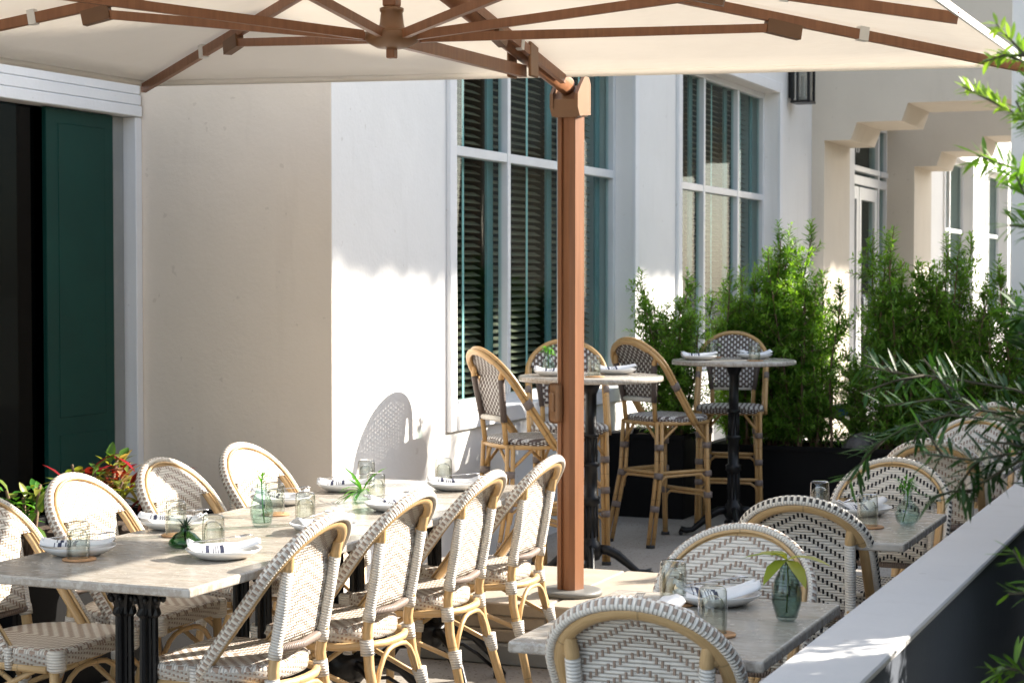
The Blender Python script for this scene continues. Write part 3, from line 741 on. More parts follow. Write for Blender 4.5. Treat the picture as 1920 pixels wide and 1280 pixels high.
def bar_table(label,x,y,z=1.07):
    t=thing('bar_table',label,'bar table',(x,y,0),0,'tall round marble bar tables')
    m=M(); m.lathe([(0,z),(.374,z),(.380,z-.004),(.381,z-.024),(.376,z-.028),(0,z-.028)],(0,0,0),64); m.build('tabletop',mt['marble'],t)
    m=M(); m.lathe([(0,z-.028),(.12,z-.028),(.12,z-.036),(.05,z-.05),(.034,z-.09),(.03,z-.10),(.03,z-.30),(.042,z-.305),(.042,z-.32),(.032,z-.325),(.032,.62),(.046,.61),(.046,.595),(.034,.585),(.034,.44),(.05,.43),(.046,.415),(.05,.40),(.037,.39),(.037,.20),(.05,.19),(.055,.165),(.062,.13),(.045,.10),(0,.09)],(0,0,0),20)
    for i in range(10):
        a=2*math.pi*i/10; m.tube([(.033*math.cos(a),.033*math.sin(a),.60),(.031*math.cos(a),.031*math.sin(a),z-.33)],.005,5)
        m.tube([(.037*math.cos(a),.037*math.sin(a),.22),(.036*math.cos(a),.036*math.sin(a),.38)],.005,5)
    for k in range(4):
        a=R(22+90*k); c,s=math.cos(a),math.sin(a)
        pr=[(.03,.155),(.09,.150),(.14,.125),(.20,.075),(.25,.035),(.29,.028),(.315,.035),(.325,.02)]
        m.tube([(r*c,r*s,z_) for r,z_ in pr],[(.026,.02),(.026,.02),(.026,.018),(.02,.016),(.017,.018),(.02,.024),(.022,.024),(.012,.014)],10)
        for j in range(5): 
            r=.12+.025*j; m.lathe([(0,.0),(.008,.004),(0,.012)],(r*c,r*s,.155-.022*j),6)
        for o in (-.2,0,.2): m.lathe([(0,-.012),(.010,-.008),(.012,0),(.008,.01),(0,.012)],(.325*math.cos(a+o*.35),.325*math.sin(a+o*.35),.013),8)
    m.build('pedestal',mt['iron'],t)
    return t
BT1=(-3.345,9.22); BT2=(-3.10,11.12)
bar_table('tall round marble table right behind the parasol post',*BT1)
bar_table('tall round marble table farther back, in front of the hedge',*BT2,1.08)

# ------------------------------------------------------------------ tableware
def tumbler():
    t=thing('tumbler','','glass',group='upturned tumblers')
    m=M(); r=.034; h=.108
    m.lathe([(r-.001,0),(r,.002),(r,.02),(r+.0005,h*.5),(r-.001,h-.010),(r-.004,h-.003),(r-.010,h),(0.001,h)],(0,0,0),28)
    m.lathe([(r-.004,.0),(r-.0045,.03),(r-.006,h*.62),(r-.012,h*.74),(.010,h*.80),(0.001,h*.80)],(0,0,0),28)
    m.lathe([(r-.001,0),(r-.004,.0)],(0,0,0),28)
    m.build('glass_body',mt['glass'],t)
    return t
gl0=tumbler(); first=[True]
def glass(x,y,z,lb,coaster=True,cl=None):
    z2=z
    if coaster:
        m=M(); m.lathe([(0,0),(.049,0),(.05,.001),(.05,.004),(.049,.005),(0,.005)],(0,0,0),28); o=m.build('coaster',mt['cork']); o.location=(x+.006,y-.004,z+.0005)
        tag(o,cl or ('cork coaster, '+lb.replace('upturned tumbler','under the glass').replace(' on the coaster at the left',' at the left')),'coaster','cork coasters'); z2=z+.006
    if first[0]: gl0.location=(x,y,z2); gl0['label']=lb; first[0]=False
    else: dup(gl0,(x,y,z2),rnd.random()*6,lb)
ZT=.7505
glass(-3.281,4.60,ZT,'upturned tumbler at the near left end of the long table')
glass(-3.295,5.15,ZT,'upturned tumbler behind the squat green vase, on the wall side')
glass(-3.020,4.93,ZT,'upturned tumbler directly right of the squat green vase',False)
glass(-3.265,5.74,ZT,'upturned tumbler directly right of the tall clear vase')
glass(-3.045,5.56,ZT,'upturned tumbler above the napkin at the nearest sunlit chair hoop',False)
glass(-3.365,6.65,ZT,'upturned tumbler farthest back, against the sunlit white wall',False)
glass(-3.107,6.22,ZT,'upturned tumbler beside the teal vase of trailing leaves',False)
glass(-3.113,6.84,ZT,'upturned tumbler at the far end of the long table, in the wall shadow',False)
glass(-1.425,4.545,ZT,'upturned tumbler on the coaster at the left of the small table, half sunlit')
glass(-1.217,4.19,ZT,'upturned tumbler in front of the plate on the oval vase table')
glass(-1.516,6.58,ZT,'upturned tumbler against the dark planter, left of the black and white chair',False)
glass(-1.266,6.20,ZT,'upturned tumbler left of the round bulb vase')
glass(-1.20,8.35,ZT,'upturned tumbler under the dark foreground branch',False)
glass(-3.270,9.06,1.0705,'upturned tumbler on the tall table, just right of the parasol post')
glass(-3.30,11.34,1.0805,'left upturned tumbler on the farther tall table')
glass(-2.93,10.97,1.0805,'right upturned tumbler on the farther tall table')

def napkin_mesh(w=.19,d=.085,seed=0,roll=False):
    r=random.Random(seed); m=M(); nu,nv=24,12
    tw=r.uniform(-.10,.10); ph=r.uniform(0,6)
    for L in range(2):
        vs=[];fs=[];uv=[]
        ox,oy=(.0,.0) if L==0 else (r.uniform(-.006,.006),r.uniform(-.010,.010))
        for i in range(nu+1):
            for j in range(nv+1):
                u,v=i/nu,j/nv; x=(u-.5)*w*(1-.06*L); y=(v-.5)*d*(1-.28*L)*(1+.25*(u-.5)*math.sin(ph))
                ee=abs(2*v-1); edge=(1-ee**5)
                z=.012+.012*L*edge+.020*abs(2*u-1)**2.2+.0045*math.sin(u*6+ph)+.0035*math.sin(v*7+u*3+ph)+.010*edge*(1-L)
                vs.append((x+ox+tw*y,y+oy+.010*math.sin(u*4+ph),z))
        n=nv+1
        for i in range(nu):
            for j in range(nv):
                q=(i*n+j,(i+1)*n+j,(i+1)*n+j+1,i*n+j+1); fs.append(q); uv.append([((k//n)/nu,(k%n)/nv) for k in q])
        m.add(vs,fs,uv,0,True)
    return m
def plate_set(x,y,z,rz,seed,lp,ln,fork=True,lf=None):
    m=M(); m.lathe([(0,.006),(.05,.006),(.075,.010),(.100,.022),(.112,.030),(.114,.029),(.103,.018),(.078,.004),(.06,.0),(0,.0)],(0,0,0),40)
    o=m.build('plate',mt['porc']); o.location=(x,y,z); tag(o,lp,'plate','shallow white plates')
    o=napkin_mesh(.215,.072,seed).build('napkin',mt['napkin']); o.location=(x,y,z+.012); o.rotation_euler=(0,0,rz); tag(o,ln,'napkin','striped cloth napkins')
    so=o.modifiers.new('s','SOLIDIFY'); so.thickness=.0025
    if fork:
        m=M(); m.tube([(-.10,0,0),(-.02,0,.002),(.03,0,.004),(.055,0,.003)],[(.0015,.006),(.0015,.004),(.0015,.0035),(.0015,.009)],6)
        for k in range(4): m.tube([(.055,-.0085+.0057*k,.003),(.08,-.0085+.0057*k,.006),(.10,-.0085+.0057*k,.004)],.0016,5)
        o=m.build('fork',mt['steel']); c,s=math.cos(rz+.5),math.sin(rz+.5); o.location=(x+.02*c-.035*s,y+.02*s+.035*c,z+.050); o.rotation_euler=(0,0,rz+.5); tag(o,lf or ('steel fork on the '+ln.replace('striped ','')),'fork','steel forks')
PN='striped napkin '
plate_set(-3.345,4.69,ZT,R(20),1,'white plate at the near left end behind the first tumbler',PN+'on the plate at the near left end')
plate_set(-3.40,5.30,ZT,R(10),2,'white plate behind the squat green vase, before the second white chair',PN+'behind the squat green vase')
plate_set(-2.905,4.80,ZT,R(32),3,'white plate in front of the squat green vase, nearest the sunlit chair',PN+'with bold dark bands in front of the squat green vase')
plate_set(-3.40,6.02,ZT,R(15),4,'white plate left of the tall clear vase',PN+'left of the tall clear vase')
plate_set(-2.90,5.42,ZT,R(60),5,'white plate half hidden by the nearest sunlit hoop',PN+'crumpled behind the nearest sunlit hoop')
plate_set(-3.38,6.50,ZT,R(25),6,'white plate at the foot of the sunlit white wall',PN+'at the foot of the sunlit white wall')
plate_set(-2.93,6.02,ZT,R(40),7,'white plate in front of the teal vase',PN+'in front of the teal vase')
plate_set(-3.00,6.70,ZT,R(20),8,'white plate at the far right end of the long table',PN+'at the far right end of the long table')
plate_set(-1.325,4.60,ZT,R(25),9,'white plate left of the oval smoky vase',PN+'left of the oval smoky vase')
plate_set(-1.40,4.26,ZT,R(70),10,'white plate mostly hidden by the chair hoop at the bottom',PN+'mostly hidden by the chair hoop at the bottom')
plate_set(-1.36,6.53,ZT,R(55),11,'white plate behind the tumbler by the round bulb vase',PN+'rolled behind the tumbler by the round bulb vase')
plate_set(-3.50,9.10,1.0705,R(15),12,'white plate on the tall table left of the parasol post',PN+'on the tall table left of the parasol post',False)
plate_set(-3.27,9.40,1.0705,R(35),13,'white plate on the tall table right of the parasol post',PN+'on the tall table right of the parasol post',False)
plate_set(-3.28,10.98,1.0805,R(20),14,'nearer white plate on the farther tall table',PN+'on the left of the farther tall table',False)
plate_set(-3.02,11.30,1.0805,R(40),15,'white plate at the back of the farther tall table',PN+'between the two tumblers of the farther tall table',False)

def leaf(m,base,dirv,up,L,W,mat=0,curl=.2,fold=.15,u=None):
    d=Vector(dirv).normalized(); upv=Vector(up); s=d.cross(upv)
    if s.length<1e-4: s=d.cross(Vector((1,0,0)))
    s.normalize(); n=s.cross(d)
    b=Vector(base); u=rnd.random() if u is None else u
    rows=[(0,.10),(.3,.85),(.6,1),(.85,.55),(1,.03)]
    vs=[]
    for t,w in rows:
        c=b+d*(L*t)-n*(curl*L*t*t)
        vs+=[c-s*(W*w/2)+n*(fold*W*w),c,c+s*(W*w/2)+n*(fold*W*w)]
    fs=[];uv=[]
    for i in range(4):
        for k in range(2): fs.append((i*3+k,i*3+k+1,(i+1)*3+k+1,(i+1)*3+k)); uv.append([(u,0)]*4)
    m.add(vs,fs,uv,mat,True)
def needle(m,base,dirv,L,W,u,mat=0,droop=0.0):
    d=Vector(dirv).normalized(); s=d.cross(Vector((rnd.uniform(-.4,.4),rnd.uniform(-.4,.4),1)))
    if s.length<1e-3: s=Vector((1,0,0))
    s=s.normalized()*W/2; b=Vector(base); mid=b+d*L*.5; tip=b+d*L-Vector((0,0,droop*L))
    m.add([b,mid+s,tip,mid-s],[(0,1,2,3)],[[(u,0)]*4],mat,True)

# vases
def vase(name,label,prof,mat,x,y,z,water=None):
    t=thing('bud_vase',label,'vase',(x,y,z),0,'glass bud vases')
    m=M(); m.lathe(prof,(0,0,0),32); m.build('glass_body',mat,t)
    if water:
        m=M(); m.lathe(water,(0,0,0),28); m.build('water',mt['water'],t)
    return t
t=vase('v','squat green glass vase with a spiky dark succulent',[(0,.004),(.045,.002),(.053,.012),(.050,.022),(.03,.042),(.016,.048),(.015,.062),(.017,.065),(.0155,.065),(.0135,.062),(.0135,.049),(.03,.038),(.046,.022),(.048,.012),(.04,.006),(0,.007)],mt['gl_green'],-3.13,4.945,ZT)
t=t; m=M()
for i in range(22):
    a=rnd.random()*6.28; e=rnd.uniform(.2,1.3); leaf(m,(0,0,.058),(math.cos(a)*math.cos(e),math.sin(a)*math.cos(e),math.sin(e)),(0,0,1),rnd.uniform(.03,.05),.006,0,.1)
m.tube([(0,0,.02),(0,0,.06)],.004,6)
o=m.build('succulent',mt['leaf_k']); o.location=(-3.13,4.945,ZT); tag(o,'spiky dark succulent in the squat green vase','plant')
m=None
t=vase('v','tall clear aqua vase with a single green sprig, middle of the long table',[(0,.003),(.024,.001),(.033,.012),(.040,.05),(.036,.08),(.022,.115),(.0165,.13),(.017,.145),(.0155,.145),(.015,.13),(.020,.115),(.033,.08),(.037,.05),(.03,.014),(0,.008)],mt['gl_aqua'],-3.15,5.45,ZT,[(0,.010),(.029,.015),(.036,.05),(.036,.055),(0,.055)])
m=M(); m.tube([(.01,0,.012),(0,.004,.08),(0,0,.145),(.004,0,.17)],.0022,6)
for i in range(9):
    a=i*2.4; leaf(m,(0,0,.14+.004*i),(math.cos(a)*.6,math.sin(a)*.6,.8),(0,0,1),rnd.uniform(.025,.045),.008,0,.2)
o=m.build('sprig',mt['leaf_g']); o.location=(-3.15,5.45,ZT); tag(o,'short green sprig in the tall clear aqua vase','plant')
t=vase('v','low teal glass vase with long trailing leaves on the far half of the long table',[(0,.003),(.032,.001),(.038,.012),(.034,.03),(.020,.042),(.017,.05),(.0155,.05),(.018,.042),(.031,.028),(.034,.012),(0,.008)],mt['gl_aqua'],-3.14,6.17,ZT)
m=M()
for i in range(15):
    a=rnd.uniform(2.2,5.6) if i<11 else rnd.random()*6; e=rnd.uniform(-.1,1.2); leaf(m,(0,0,.04),(math.cos(a)*math.cos(e),math.sin(a)*math.cos(e),math.sin(e)),(0,0,1),rnd.uniform(.09,.15),.014,0,.5)
o=m.build('leaf_spray',mt['leaf_g']); o.location=(-3.14,6.17,ZT); tag(o,'long bright leaves trailing from the low teal vase','plant')
t=vase('v','oval smoky green vase with drooping yellow leaves on the nearest small table',[(0,.003),(.020,.001),(.026,.008),(.036,.045),(.037,.07),(.030,.10),(.018,.125),(.014,.138),(.0145,.146),(.013,.146),(.0125,.138),(.016,.125),(.027,.10),(.034,.07),(.033,.045),(.023,.010),(0,.008)],mt['gl_smoke'],-1.102,4.437,ZT,[(0,.010),(.023,.012),(.0325,.045),(.0335,.055),(0,.055)])
m=M(); m.tube([(0,0,.02),(.003,0,.10),(0,0,.15)],.002,6)
for a,e,L in ((200,.35,.075),(255,-.1,.085),(310,-.2,.08),(350,.25,.08),(150,.5,.05),(230,.6,.06),(30,.2,.06)):
    leaf(m,(0,0,.148),(math.cos(R(a))*math.cos(e),math.sin(R(a))*math.cos(e),math.sin(e)+.25),(0,0,1),L*1.25,.036,0,.6,.1)
o=m.build('leaf_spray',mt['leaf_y']); o.location=(-1.102,4.437,ZT); tag(o,'drooping yellow and green leaves in the oval smoky vase','plant')
t=vase('v','round bulb vase with a leafy green sprig between the black and white chairs',[(0,.004),(.020,.002),(.036,.016),(.0425,.038),(.038,.062),(.022,.080),(.014,.088),(.0135,.115),(.016,.122),(.0145,.122),(.012,.115),(.012,.088),(.02,.078),(.035,.060),(.039,.038),(.033,.018),(.018,.007),(0,.007)],mt['gl_pale'],-1.15,6.29,ZT,[(0,.009),(.018,.010),(.032,.019),(.0375,.038),(0,.040)])
m=M(); m.tube([(-.015,0,.012),(0,.004,.08),(0,0,.12),(.004,0,.15)],.0022,6)
for i in range(70):
    a=rnd.random()*6.28; e=rnd.uniform(-.5,1.3); p=(rnd.uniform(-.02,.02),rnd.uniform(-.02,.02),rnd.uniform(.115,.155)); leaf(m,p,(math.cos(a)*math.cos(e),math.sin(a)*math.cos(e),math.sin(e)),(0,0,1),rnd.uniform(.02,.035),.007,0,.4)
o=m.build('sprig',mt['leaf_g']); o.location=(-1.15,6.29,ZT); tag(o,'bushy green sprig in the round bulb vase','plant')
t=vase('v','clear bud vase with greenery on the tall table left of the parasol post',[(0,.003),(.024,.001),(.034,.015),(.036,.04),(.026,.075),(.017,.095),(.018,.11),(.0165,.11),(.0155,.095),(.024,.075),(.033,.04),(.03,.017),(0,.008)],mt['gl_pale'],-3.64,9.36,1.0705,[(0,.010),(.028,.016),(.032,.04),(0,.042)])
m=M(); m.tube([(0,0,.02),(0,0,.12)],.002,6)
for i in range(45):
    a=rnd.random()*6.28; e=rnd.uniform(-.4,1.3); p=(rnd.uniform(-.02,.02),rnd.uniform(-.02,.02),rnd.uniform(.10,.14)); leaf(m,p,(math.cos(a)*math.cos(e),math.sin(a)*math.cos(e),math.sin(e)),(0,0,1),rnd.uniform(.025,.045),.008,0,.4)
o=m.build('sprig',mt['leaf_g']); o.location=(-3.64,9.36,1.0705); tag(o,'green sprig in the bud vase on the tall table','plant')

# ------------------------------------------------------------------ parasol
um=thing('cantilever_parasol','large cream cantilever parasol with brown wood grain post, arm and ribs','parasol',(-2.75,7.33,.255))
OX,OY,OZ=-2.75,7.33,.255
def loc(p): return (p[0]-OX,p[1]-OY,p[2]-OZ)
FL=(-4.50,6.80,2.39); FR=(-.90,7.42,2.385)
cx,cy=-2.735,5.60
NR=(2*cx-FL[0],2*cy-FL[1],2.39); NL=(2*cx-FR[0],2*cy-FR[1],2.39)
mid=lerp
tips=[FL,mid(FL,FR,.5),FR,mid(FR,NR,.5),NR,mid(NR,NL,.5),NL,mid(NL,FL,.5)]
AP=(cx,cy,2.70)
m=M(); n=8; K=10; S=6
# canopy: fabric between ribs, sagging a little between them
vs=[];fs=[];rows=[]
per=n*S
for j in range(K+1):
    t_=j/K
    for k in range(n):
        a,b=tips[k],tips[(k+1)%n]
        for s in range(S):
            f=s/S; e=lerp(a,b,f); p=lerp(AP,e,max(t_,.02))
            sag=.035*math.sin(math.pi*f)*t_*(1-.35*t_)*1.2
            vs.append(loc((p[0],p[1],p[2]+.035-.02*math.sin(math.pi*f)*t_*(1-t_)*4)))
for j in range(K):
    for k in range(per):
        k2=(k+1)%per; fs.append((j*per+k,j*per+k2,(j+1)*per+k2,(j+1)*per+k))
m.add(vs,fs,None,0,True)
# short hem all round
vs=[];fs=[]
for k in range(n):
    a,b=tips[k],tips[(k+1)%n]
    for s in range(S):
        p=lerp(a,b,s/S); vs+= [loc((p[0],p[1],p[2]+.035)),loc((p[0],p[1],p[2]+.008))]
for k in range(per): k2=(k+1)%per; fs.append((2*k,2*k2,2*k2+1,2*k+1))
m.add(vs,fs,None,0,True)
cv=m.build('canopy',mt['canvas'],um); so=cv.modifiers.new('s','SOLIDIFY'); so.thickness=.002
m=M(); m.tube([loc((p[0],p[1],p[2]+.008)) for p in (FR,mid(FR,NR,.5),NR)],.005,6); m.build('edge_cord',mt['cord'],cv)
RUN=(cx,cy,2.375)
def bar(m,a,b,w,h):
    a,b=Vector(a),Vector(b); t=(b-a).normalized(); s=t.cross(Vector((0,0,1))).normalized()*w/2; u=s.cross(t).normalized()*h/2
    vs=[a-s-u,a+s-u,a+s+u,a-s+u,b-s-u,b+s-u,b+s+u,b-s+u]
    m.add(vs,[(0,1,2,3),(7,6,5,4),(0,4,5,1),(1,5,6,2),(2,6,7,3),(3,7,4,0)],None,0,False)
for k,tp in enumerate(tips):
    m=M(); bar(m,loc(lerp(AP,tp,.03)),loc(tp),.022,.036); rb=m.build('rib',mt['wood'],um)
    q=lerp(AP,tp,.55); q=(q[0],q[1],q[2]-.045)
    m=M(); bar(m,loc((q[0],q[1],q[2]+.01)),loc(lerp(q,(tp[0],tp[1],tp[2]-.0),.12)),.034,.05); m.build('bracket',mt['bronze_d'],rb)
    a_=lerp(AP,tp,.70); b_=lerp(AP,tp,.715); m=M(); bar(m,loc((a_[0],a_[1],a_[2]+.004)),loc((b_[0],b_[1],b_[2]+.004)),.030,.052); m.build('strap',mt['cord'],rb)
    m=M(); st=lerp(RUN,q,.07); bar(m,loc(st),loc(q),.020,.030); m.build('strut',mt['wood'],um)
m=M()
m.lathe([(0,-.035),(.02,-.035),(.05,-.03),(.085,-.012),(.09,.0),(.088,.02),(.06,.025),(.045,.03),(.04,.05),(.036,.085),(.04,.09),(.04,.10),(.026,.105),(0,.105)],loc(RUN),24)
m.build('hub',mt['bronze'],um)
m=M(); m.box([loc(RUN)[0]-.024,loc(RUN)[1]-.024,2.48-OZ],[loc(RUN)[0]+.024,loc(RUN)[1]+.024,2.72-OZ],.004); m.build('centre_mast',mt['wood'],um); m=M(); m.box([loc(RUN)[0]-.015,loc(RUN)[1]-.015,2.31-OZ],[loc(RUN)[0]+.015,loc(RUN)[1]+.015,2.345-OZ],.003); m.build('mast_end',mt['wood'],um)
# post: shaped extrusion
m=M(); w=.048
prof=[(-w,-.030),(-.03,-w),(-.012,-w),(-.012,-w+.012),(.004,-w+.012),(.004,-w),(.03,-w),(w,-.030),(w,.030),(.03,w),(-.03,w),(-w,.030)]
a=R(-18); prof=[(x*math.cos(a)-y*math.sin(a),x*math.sin(a)+y*math.cos(a)) for x,y in prof]
m.prism(prof,.0,2.28-OZ); po=m.build('post',mt['wood'],um)
m=M(); mt_=Matrix.Rotation(R(-18),3,'Z')
m.box((-.06,-.078,.72),(.0,-.053,.89),.02,0,mt_,(0,0,0),3); m.box((-.045,-.09,.77),(-.02,-.077,.85),.005,0,mt_,(0,0,0),2); m.build('crank_box',mt['bronze'],po)
# head bracket
m=M(); dirv=(Vector(AP)-Vector((OX,OY,2.33))); dirv.z=0; dirv.normalize(); side=Vector((-dirv.y,dirv.x,0))
out=[(p[0]*.86,p[1]*.86) for p in [(-.085,-.075),(-.085,.075),(-.06,.105),(.0,.105),(.055,.06),(.10,.015),(.10,-.05),(.07,-.09)]]
for s0_,s1_ in ((-.062,-.048),(.048,.062)):
    A=[dirv*p[0]+side*s0_+Vector((0,0,2.33-OZ+p[1])) for p in out]; B=[dirv*p[0]+side*s1_+Vector((0,0,2.33-OZ+p[1])) for p in out]; k=len(out)
    m.add(A+B,[tuple(range(k)),tuple(reversed(range(k,2*k)))]+[(i,k+i,k+(i+1)%k,(i+1)%k) for i in range(k)],None,0,False)
A=[dirv*p[0]*.92+side*(-.05)+Vector((0,0,2.31-OZ+p[1]*.8)) for p in out]; B=[dirv*p[0]*.92+side*.05+Vector((0,0,2.31-OZ+p[1]*.8)) for p in out]; k=len(out)
m.add(A+B,[tuple(range(k)),tuple(reversed(range(k,2*k)))]+[(i,k+i,k+(i+1)%k,(i+1)%k) for i in range(k)],None,0,False)
m.build('head_bracket',mt['bronze'],um)
m=M()
a0=Vector((0,0,2.375-OZ))+dirv*.03; a1=Vector(loc((AP[0],AP[1],AP[2]-.03)))
m.tube([a0,a1],(.042,.03),12); m.build('arm',mt['wood'],um)
cl=a0.lerp(a1,.30); cl2=Vector((cl.x,cl.y,cl.z-.075))
m=M()
for s in (-.045,.045):
    p=cl+side*s; m=M(); m.box((p.x-.006,p.y-.05,p.z-.10),(p.x+.006,p.y+.035,p.z+.04),.004,0,Matrix.Rotation(math.atan2(dirv.y,dirv.x)-math.pi/2,3,'Z')); m.build('arm_clamp',mt['bronze'],um)
m=M(); bar(m,cl2,loc((RUN[0],RUN[1],RUN[2]+.0)),.028,.045); m.build('link_bar',mt['wood'],um)
m=M(); m.lathe([(0,.022),(.118,.022),(.132,.018),(.135,.012),(.135,.0),(0,.0)],(0,0,0),40); m.build('base_disk',mt['base'],um)
# ballast slabs under the post
sl=[(.252,.20),(.198,.145),(.143,.09)]
for i,(zt,zb) in enumerate(sl):
    for jx,(x0,x1) in enumerate(((-3.26,-2.745),(-2.735,-2.22))):
        m=M(); j=.006*((i+jx)%2); m.box((x0,7.02+j,zb),(x1,8.02,zt),.006)
        o=m.build('paver_slab',mt['paver']); nm=('top','middle','bottom')[i]; sd=('left','right')[jx]
        tag(o,'tan concrete slab, '+nm+' course, '+sd+' half of the stack weighing down the parasol','paver','stacked parasol ballast slabs')
m=M(); m.box((-3.30,7.0,0),(-2.20,8.05,.088),.008); tag(m.build('ballast_frame',mt['plinth']),'grey metal tray under the stacked tan slabs','parasol base')
m=M(); m.lathe([(0,0),(.14,0),(.145,.01),(.14,.018),(0,.018)],(0,0,0),32); 

# ------------------------------------------------------------------ planters and plants
def planter(name,label,x0,x1,y0,y1,h,group='black planter boxes'):
    t=thing('planter_box',label,'planter',(x0,y0,0),0,group)
    m=M(); X,Y=x1-x0,y1-y0
    m.box((0,0,0),(X,.03,h),.004); m.box((0,Y-.03,0),(X,Y,h),.004); m.box((0,.03,0),(.03,Y-.03,h),.004); m.box((X-.03,.03,0),(X,Y-.03,h),.004); m.box((-.012,-.012,h-.03),(X+.012,.0,h+.004),.003); m.box((-.012,Y,h-.03),(X+.012,Y+.012,h+.004),.003); m.box((-.012,0,h-.03),(0,Y,h+.004),.003); m.box((X,0,h-.03),(X+.012,Y,h+.004),.003); m.build('box',mt['planter'],t)
    m=M(); nn=14; vs=[];fs=[]
    for i in range(nn+1):
        for j in range(5): vs.append((.03+(X-.06)*i/nn,.03+(Y-.06)*j/4,h-.05+rnd.uniform(-.012,.022)))
    for i in range(nn):
        for j in range(4): a=i*5+j; fs.append((a,a+5,a+6,a+1))
    m.add(vs,fs,None,0,False); m.build('soil',mt['soil'],t)
planter('p','tall black planter box against the white wall behind the side-on bar stool',-4.13,-3.60,11.70,12.20,.55)
planter('p','long low black planter box carrying the hedge',-3.55,-1.15,12.06,12.55,.47)
planter('p','black planter box on the left holding the croton',-5.1,-4.25,5.55,7.35,.52)
planter('p','black planter on the far left holding a green shrub',-4.95,-4.35,4.6,5.5,.55)

def podo(h,r,nst,seed,leafL=.07,leafW=.009,dens=1.0,spread=.12):
    """upright podocarpus: a few thin stems, short side shoots set with needle leaves"""
    rr=random.Random(seed); st=M(); lf=M()
    for s in range(nst):
        a=rr.random()*6.28; b0=rr.uniform(0,.10); top=h*rr.uniform(.72,1.0) if s else h
        ex=rr.uniform(.2,1)*r*.8; px,py=math.cos(a),math.sin(a)
        N=12; pts=[]
        for i in range(N+1):
            t=i/N; pts.append((px*(b0+ex*t**1.3)+.015*math.sin(9*t+s),py*(b0+ex*t**1.3)+.015*math.cos(7*t+s),top*t))
        st.tube(pts,[.009*(1-.75*i/N)+.0015 for i in range(N+1)],5)
        nb=int(top*54*dens)
        for k in range(nb):
            t=rr.uniform(.03,1.0)**.9; i=min(N-1,int(t*N)); p=Vector(pts[i]).lerp(Vector(pts[i+1]),t*N-i)
            an=rr.random()*6.28; el=rr.uniform(.1,1.0); L=rr.uniform(.10,.24)*(1.15-.5*t)
            if t>.95: el=1.4
            d=Vector((math.cos(an)*math.cos(el),math.sin(an)*math.cos(el),math.sin(el)))
            if k%2==0: st.tube([p,p+d*L],.002,4,caps=False)
            nl=int(L*150*max(.75,dens)); bright=rr.random()
            for q in range(nl):
                f=(q+.5)/nl; bpt=p+d*(L*f); la=rr.random()*6.28
                sd=d.orthogonal().normalized(); sd.rotate(Matrix.Rotation(la,3,d))
                ld=(d*rr.uniform(.35,.9)+sd).normalized()
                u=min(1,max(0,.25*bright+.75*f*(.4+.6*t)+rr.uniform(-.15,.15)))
                needle(lf,bpt,ld,leafL*rr.uniform(.6,1.1)*(1.1-.45*f),leafW,u,0,rr.uniform(0,.15))
    return st,lf
GP='podocarpus shrubs in the long planter'
protos=[]
for i,(h,r,ns) in enumerate(((1.35,.27,8),(1.15,.25,7),(1.0,.26,7))):
    st,lf=podo(h,r,ns,11+i,.074,.0115,1.0)
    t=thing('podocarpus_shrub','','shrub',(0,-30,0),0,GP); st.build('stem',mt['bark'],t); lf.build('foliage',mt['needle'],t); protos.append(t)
spots=[(-3.80,11.98,.50,.92,1,'shrub with the brightest new shoots, in the wall planter beside the window'),
       (-3.66,11.90,.50,.86,2,'second shrub in the wall planter, just left of the farther bar table'),
       (-3.42,12.30,.42,1.0,1,'shrub directly behind the left rim of the farther tall table'),
       (-3.17,12.30,.42,1.06,0,'tallest shrub, behind the stool at the farther tall table'),
       (-2.98,12.25,.42,.93,0,'full shrub just right of the farther tall table'),
       (-2.85,12.32,.42,.98,1,'shrub with bare lower stems left of the white bicycle gap'),
       (-3.30,12.38,.42,.92,1,'shrub squeezed behind the tallest one, under the second window'),
       (-2.56,12.36,.42,.62,2,'short young shrub beside the grey stone in the hedge gap'),
       (-2.28,12.42,.42,.90,1,'shrub at the back of the planter, between the door and the tan strip'),
       (-1.97,12.42,.42,.90,2,'shrub at the back of the planter, left of the cream pillar'),
       (-2.36,12.30,.42,1.02,0,'upright shrub right of the bicycle gap, in front of the door'),
       (-2.20,12.35,.42,.96,2,'leafy shrub in front of the tan wall strip between the arches'),
       (-2.06,12.3,.42,1.0,0,'dark shrub below the second arch'),
       (-1.90,12.35,.42,.95,1,'shrub standing before the cream pillar'),
       (-1.74,12.3,.42,.84,2,'low shrub right of the cream pillar'),
       (-1.52,12.35,.42,1.05,1,'loose shrub at the right end of the long planter, before the white column')]
used=set()
for x,y,z,s,pi,lb in spots:
    p=protos[pi]
    if pi in used: o=dup(p,(x,y,z),rnd.random()*6.28,lb)
    else: o=p; o.location=(x,y,z); o['label']=lb; used.add(pi); o.rotation_euler=(0,0,rnd.random()*6.28)
    o.scale=(s*1.05,s*1.05,s)
# tall hedge outside the parapet, its near trees reach into the frame
GH='podocarpus hedge trees outside the low wall'
hp_=[]
for i,(h,r,ns) in enumerate(((2.0,.36,16),(1.9,.36,15))):
    st,lf=podo(h,r,ns,41+i,.085,.018,.95)
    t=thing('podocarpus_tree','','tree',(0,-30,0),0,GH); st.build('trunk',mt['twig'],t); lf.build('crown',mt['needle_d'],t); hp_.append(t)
k=0
ylist=[2.35,3.0,3.5,4.1,4.78,5.25,5.75,6.3,6.85,7.4,7.95,8.5,9.1,9.7,10.3,10.9,11.5]
for y in ylist:
    x=.06 if y<3.2 else -.04
    if y<2.6: x=.20
    lb='dense dark hedge tree outside the low wall, hugging the right edge of the photo'
    if k<2: o=hp_[k]; o.location=(x,y,0); o['label']=lb
    else: o=dup(hp_[k%2],(x,y,0),rnd.random()*6.28,lb)
    if y==4.1: o.scale=(.62,.62,.88)
    k+=1
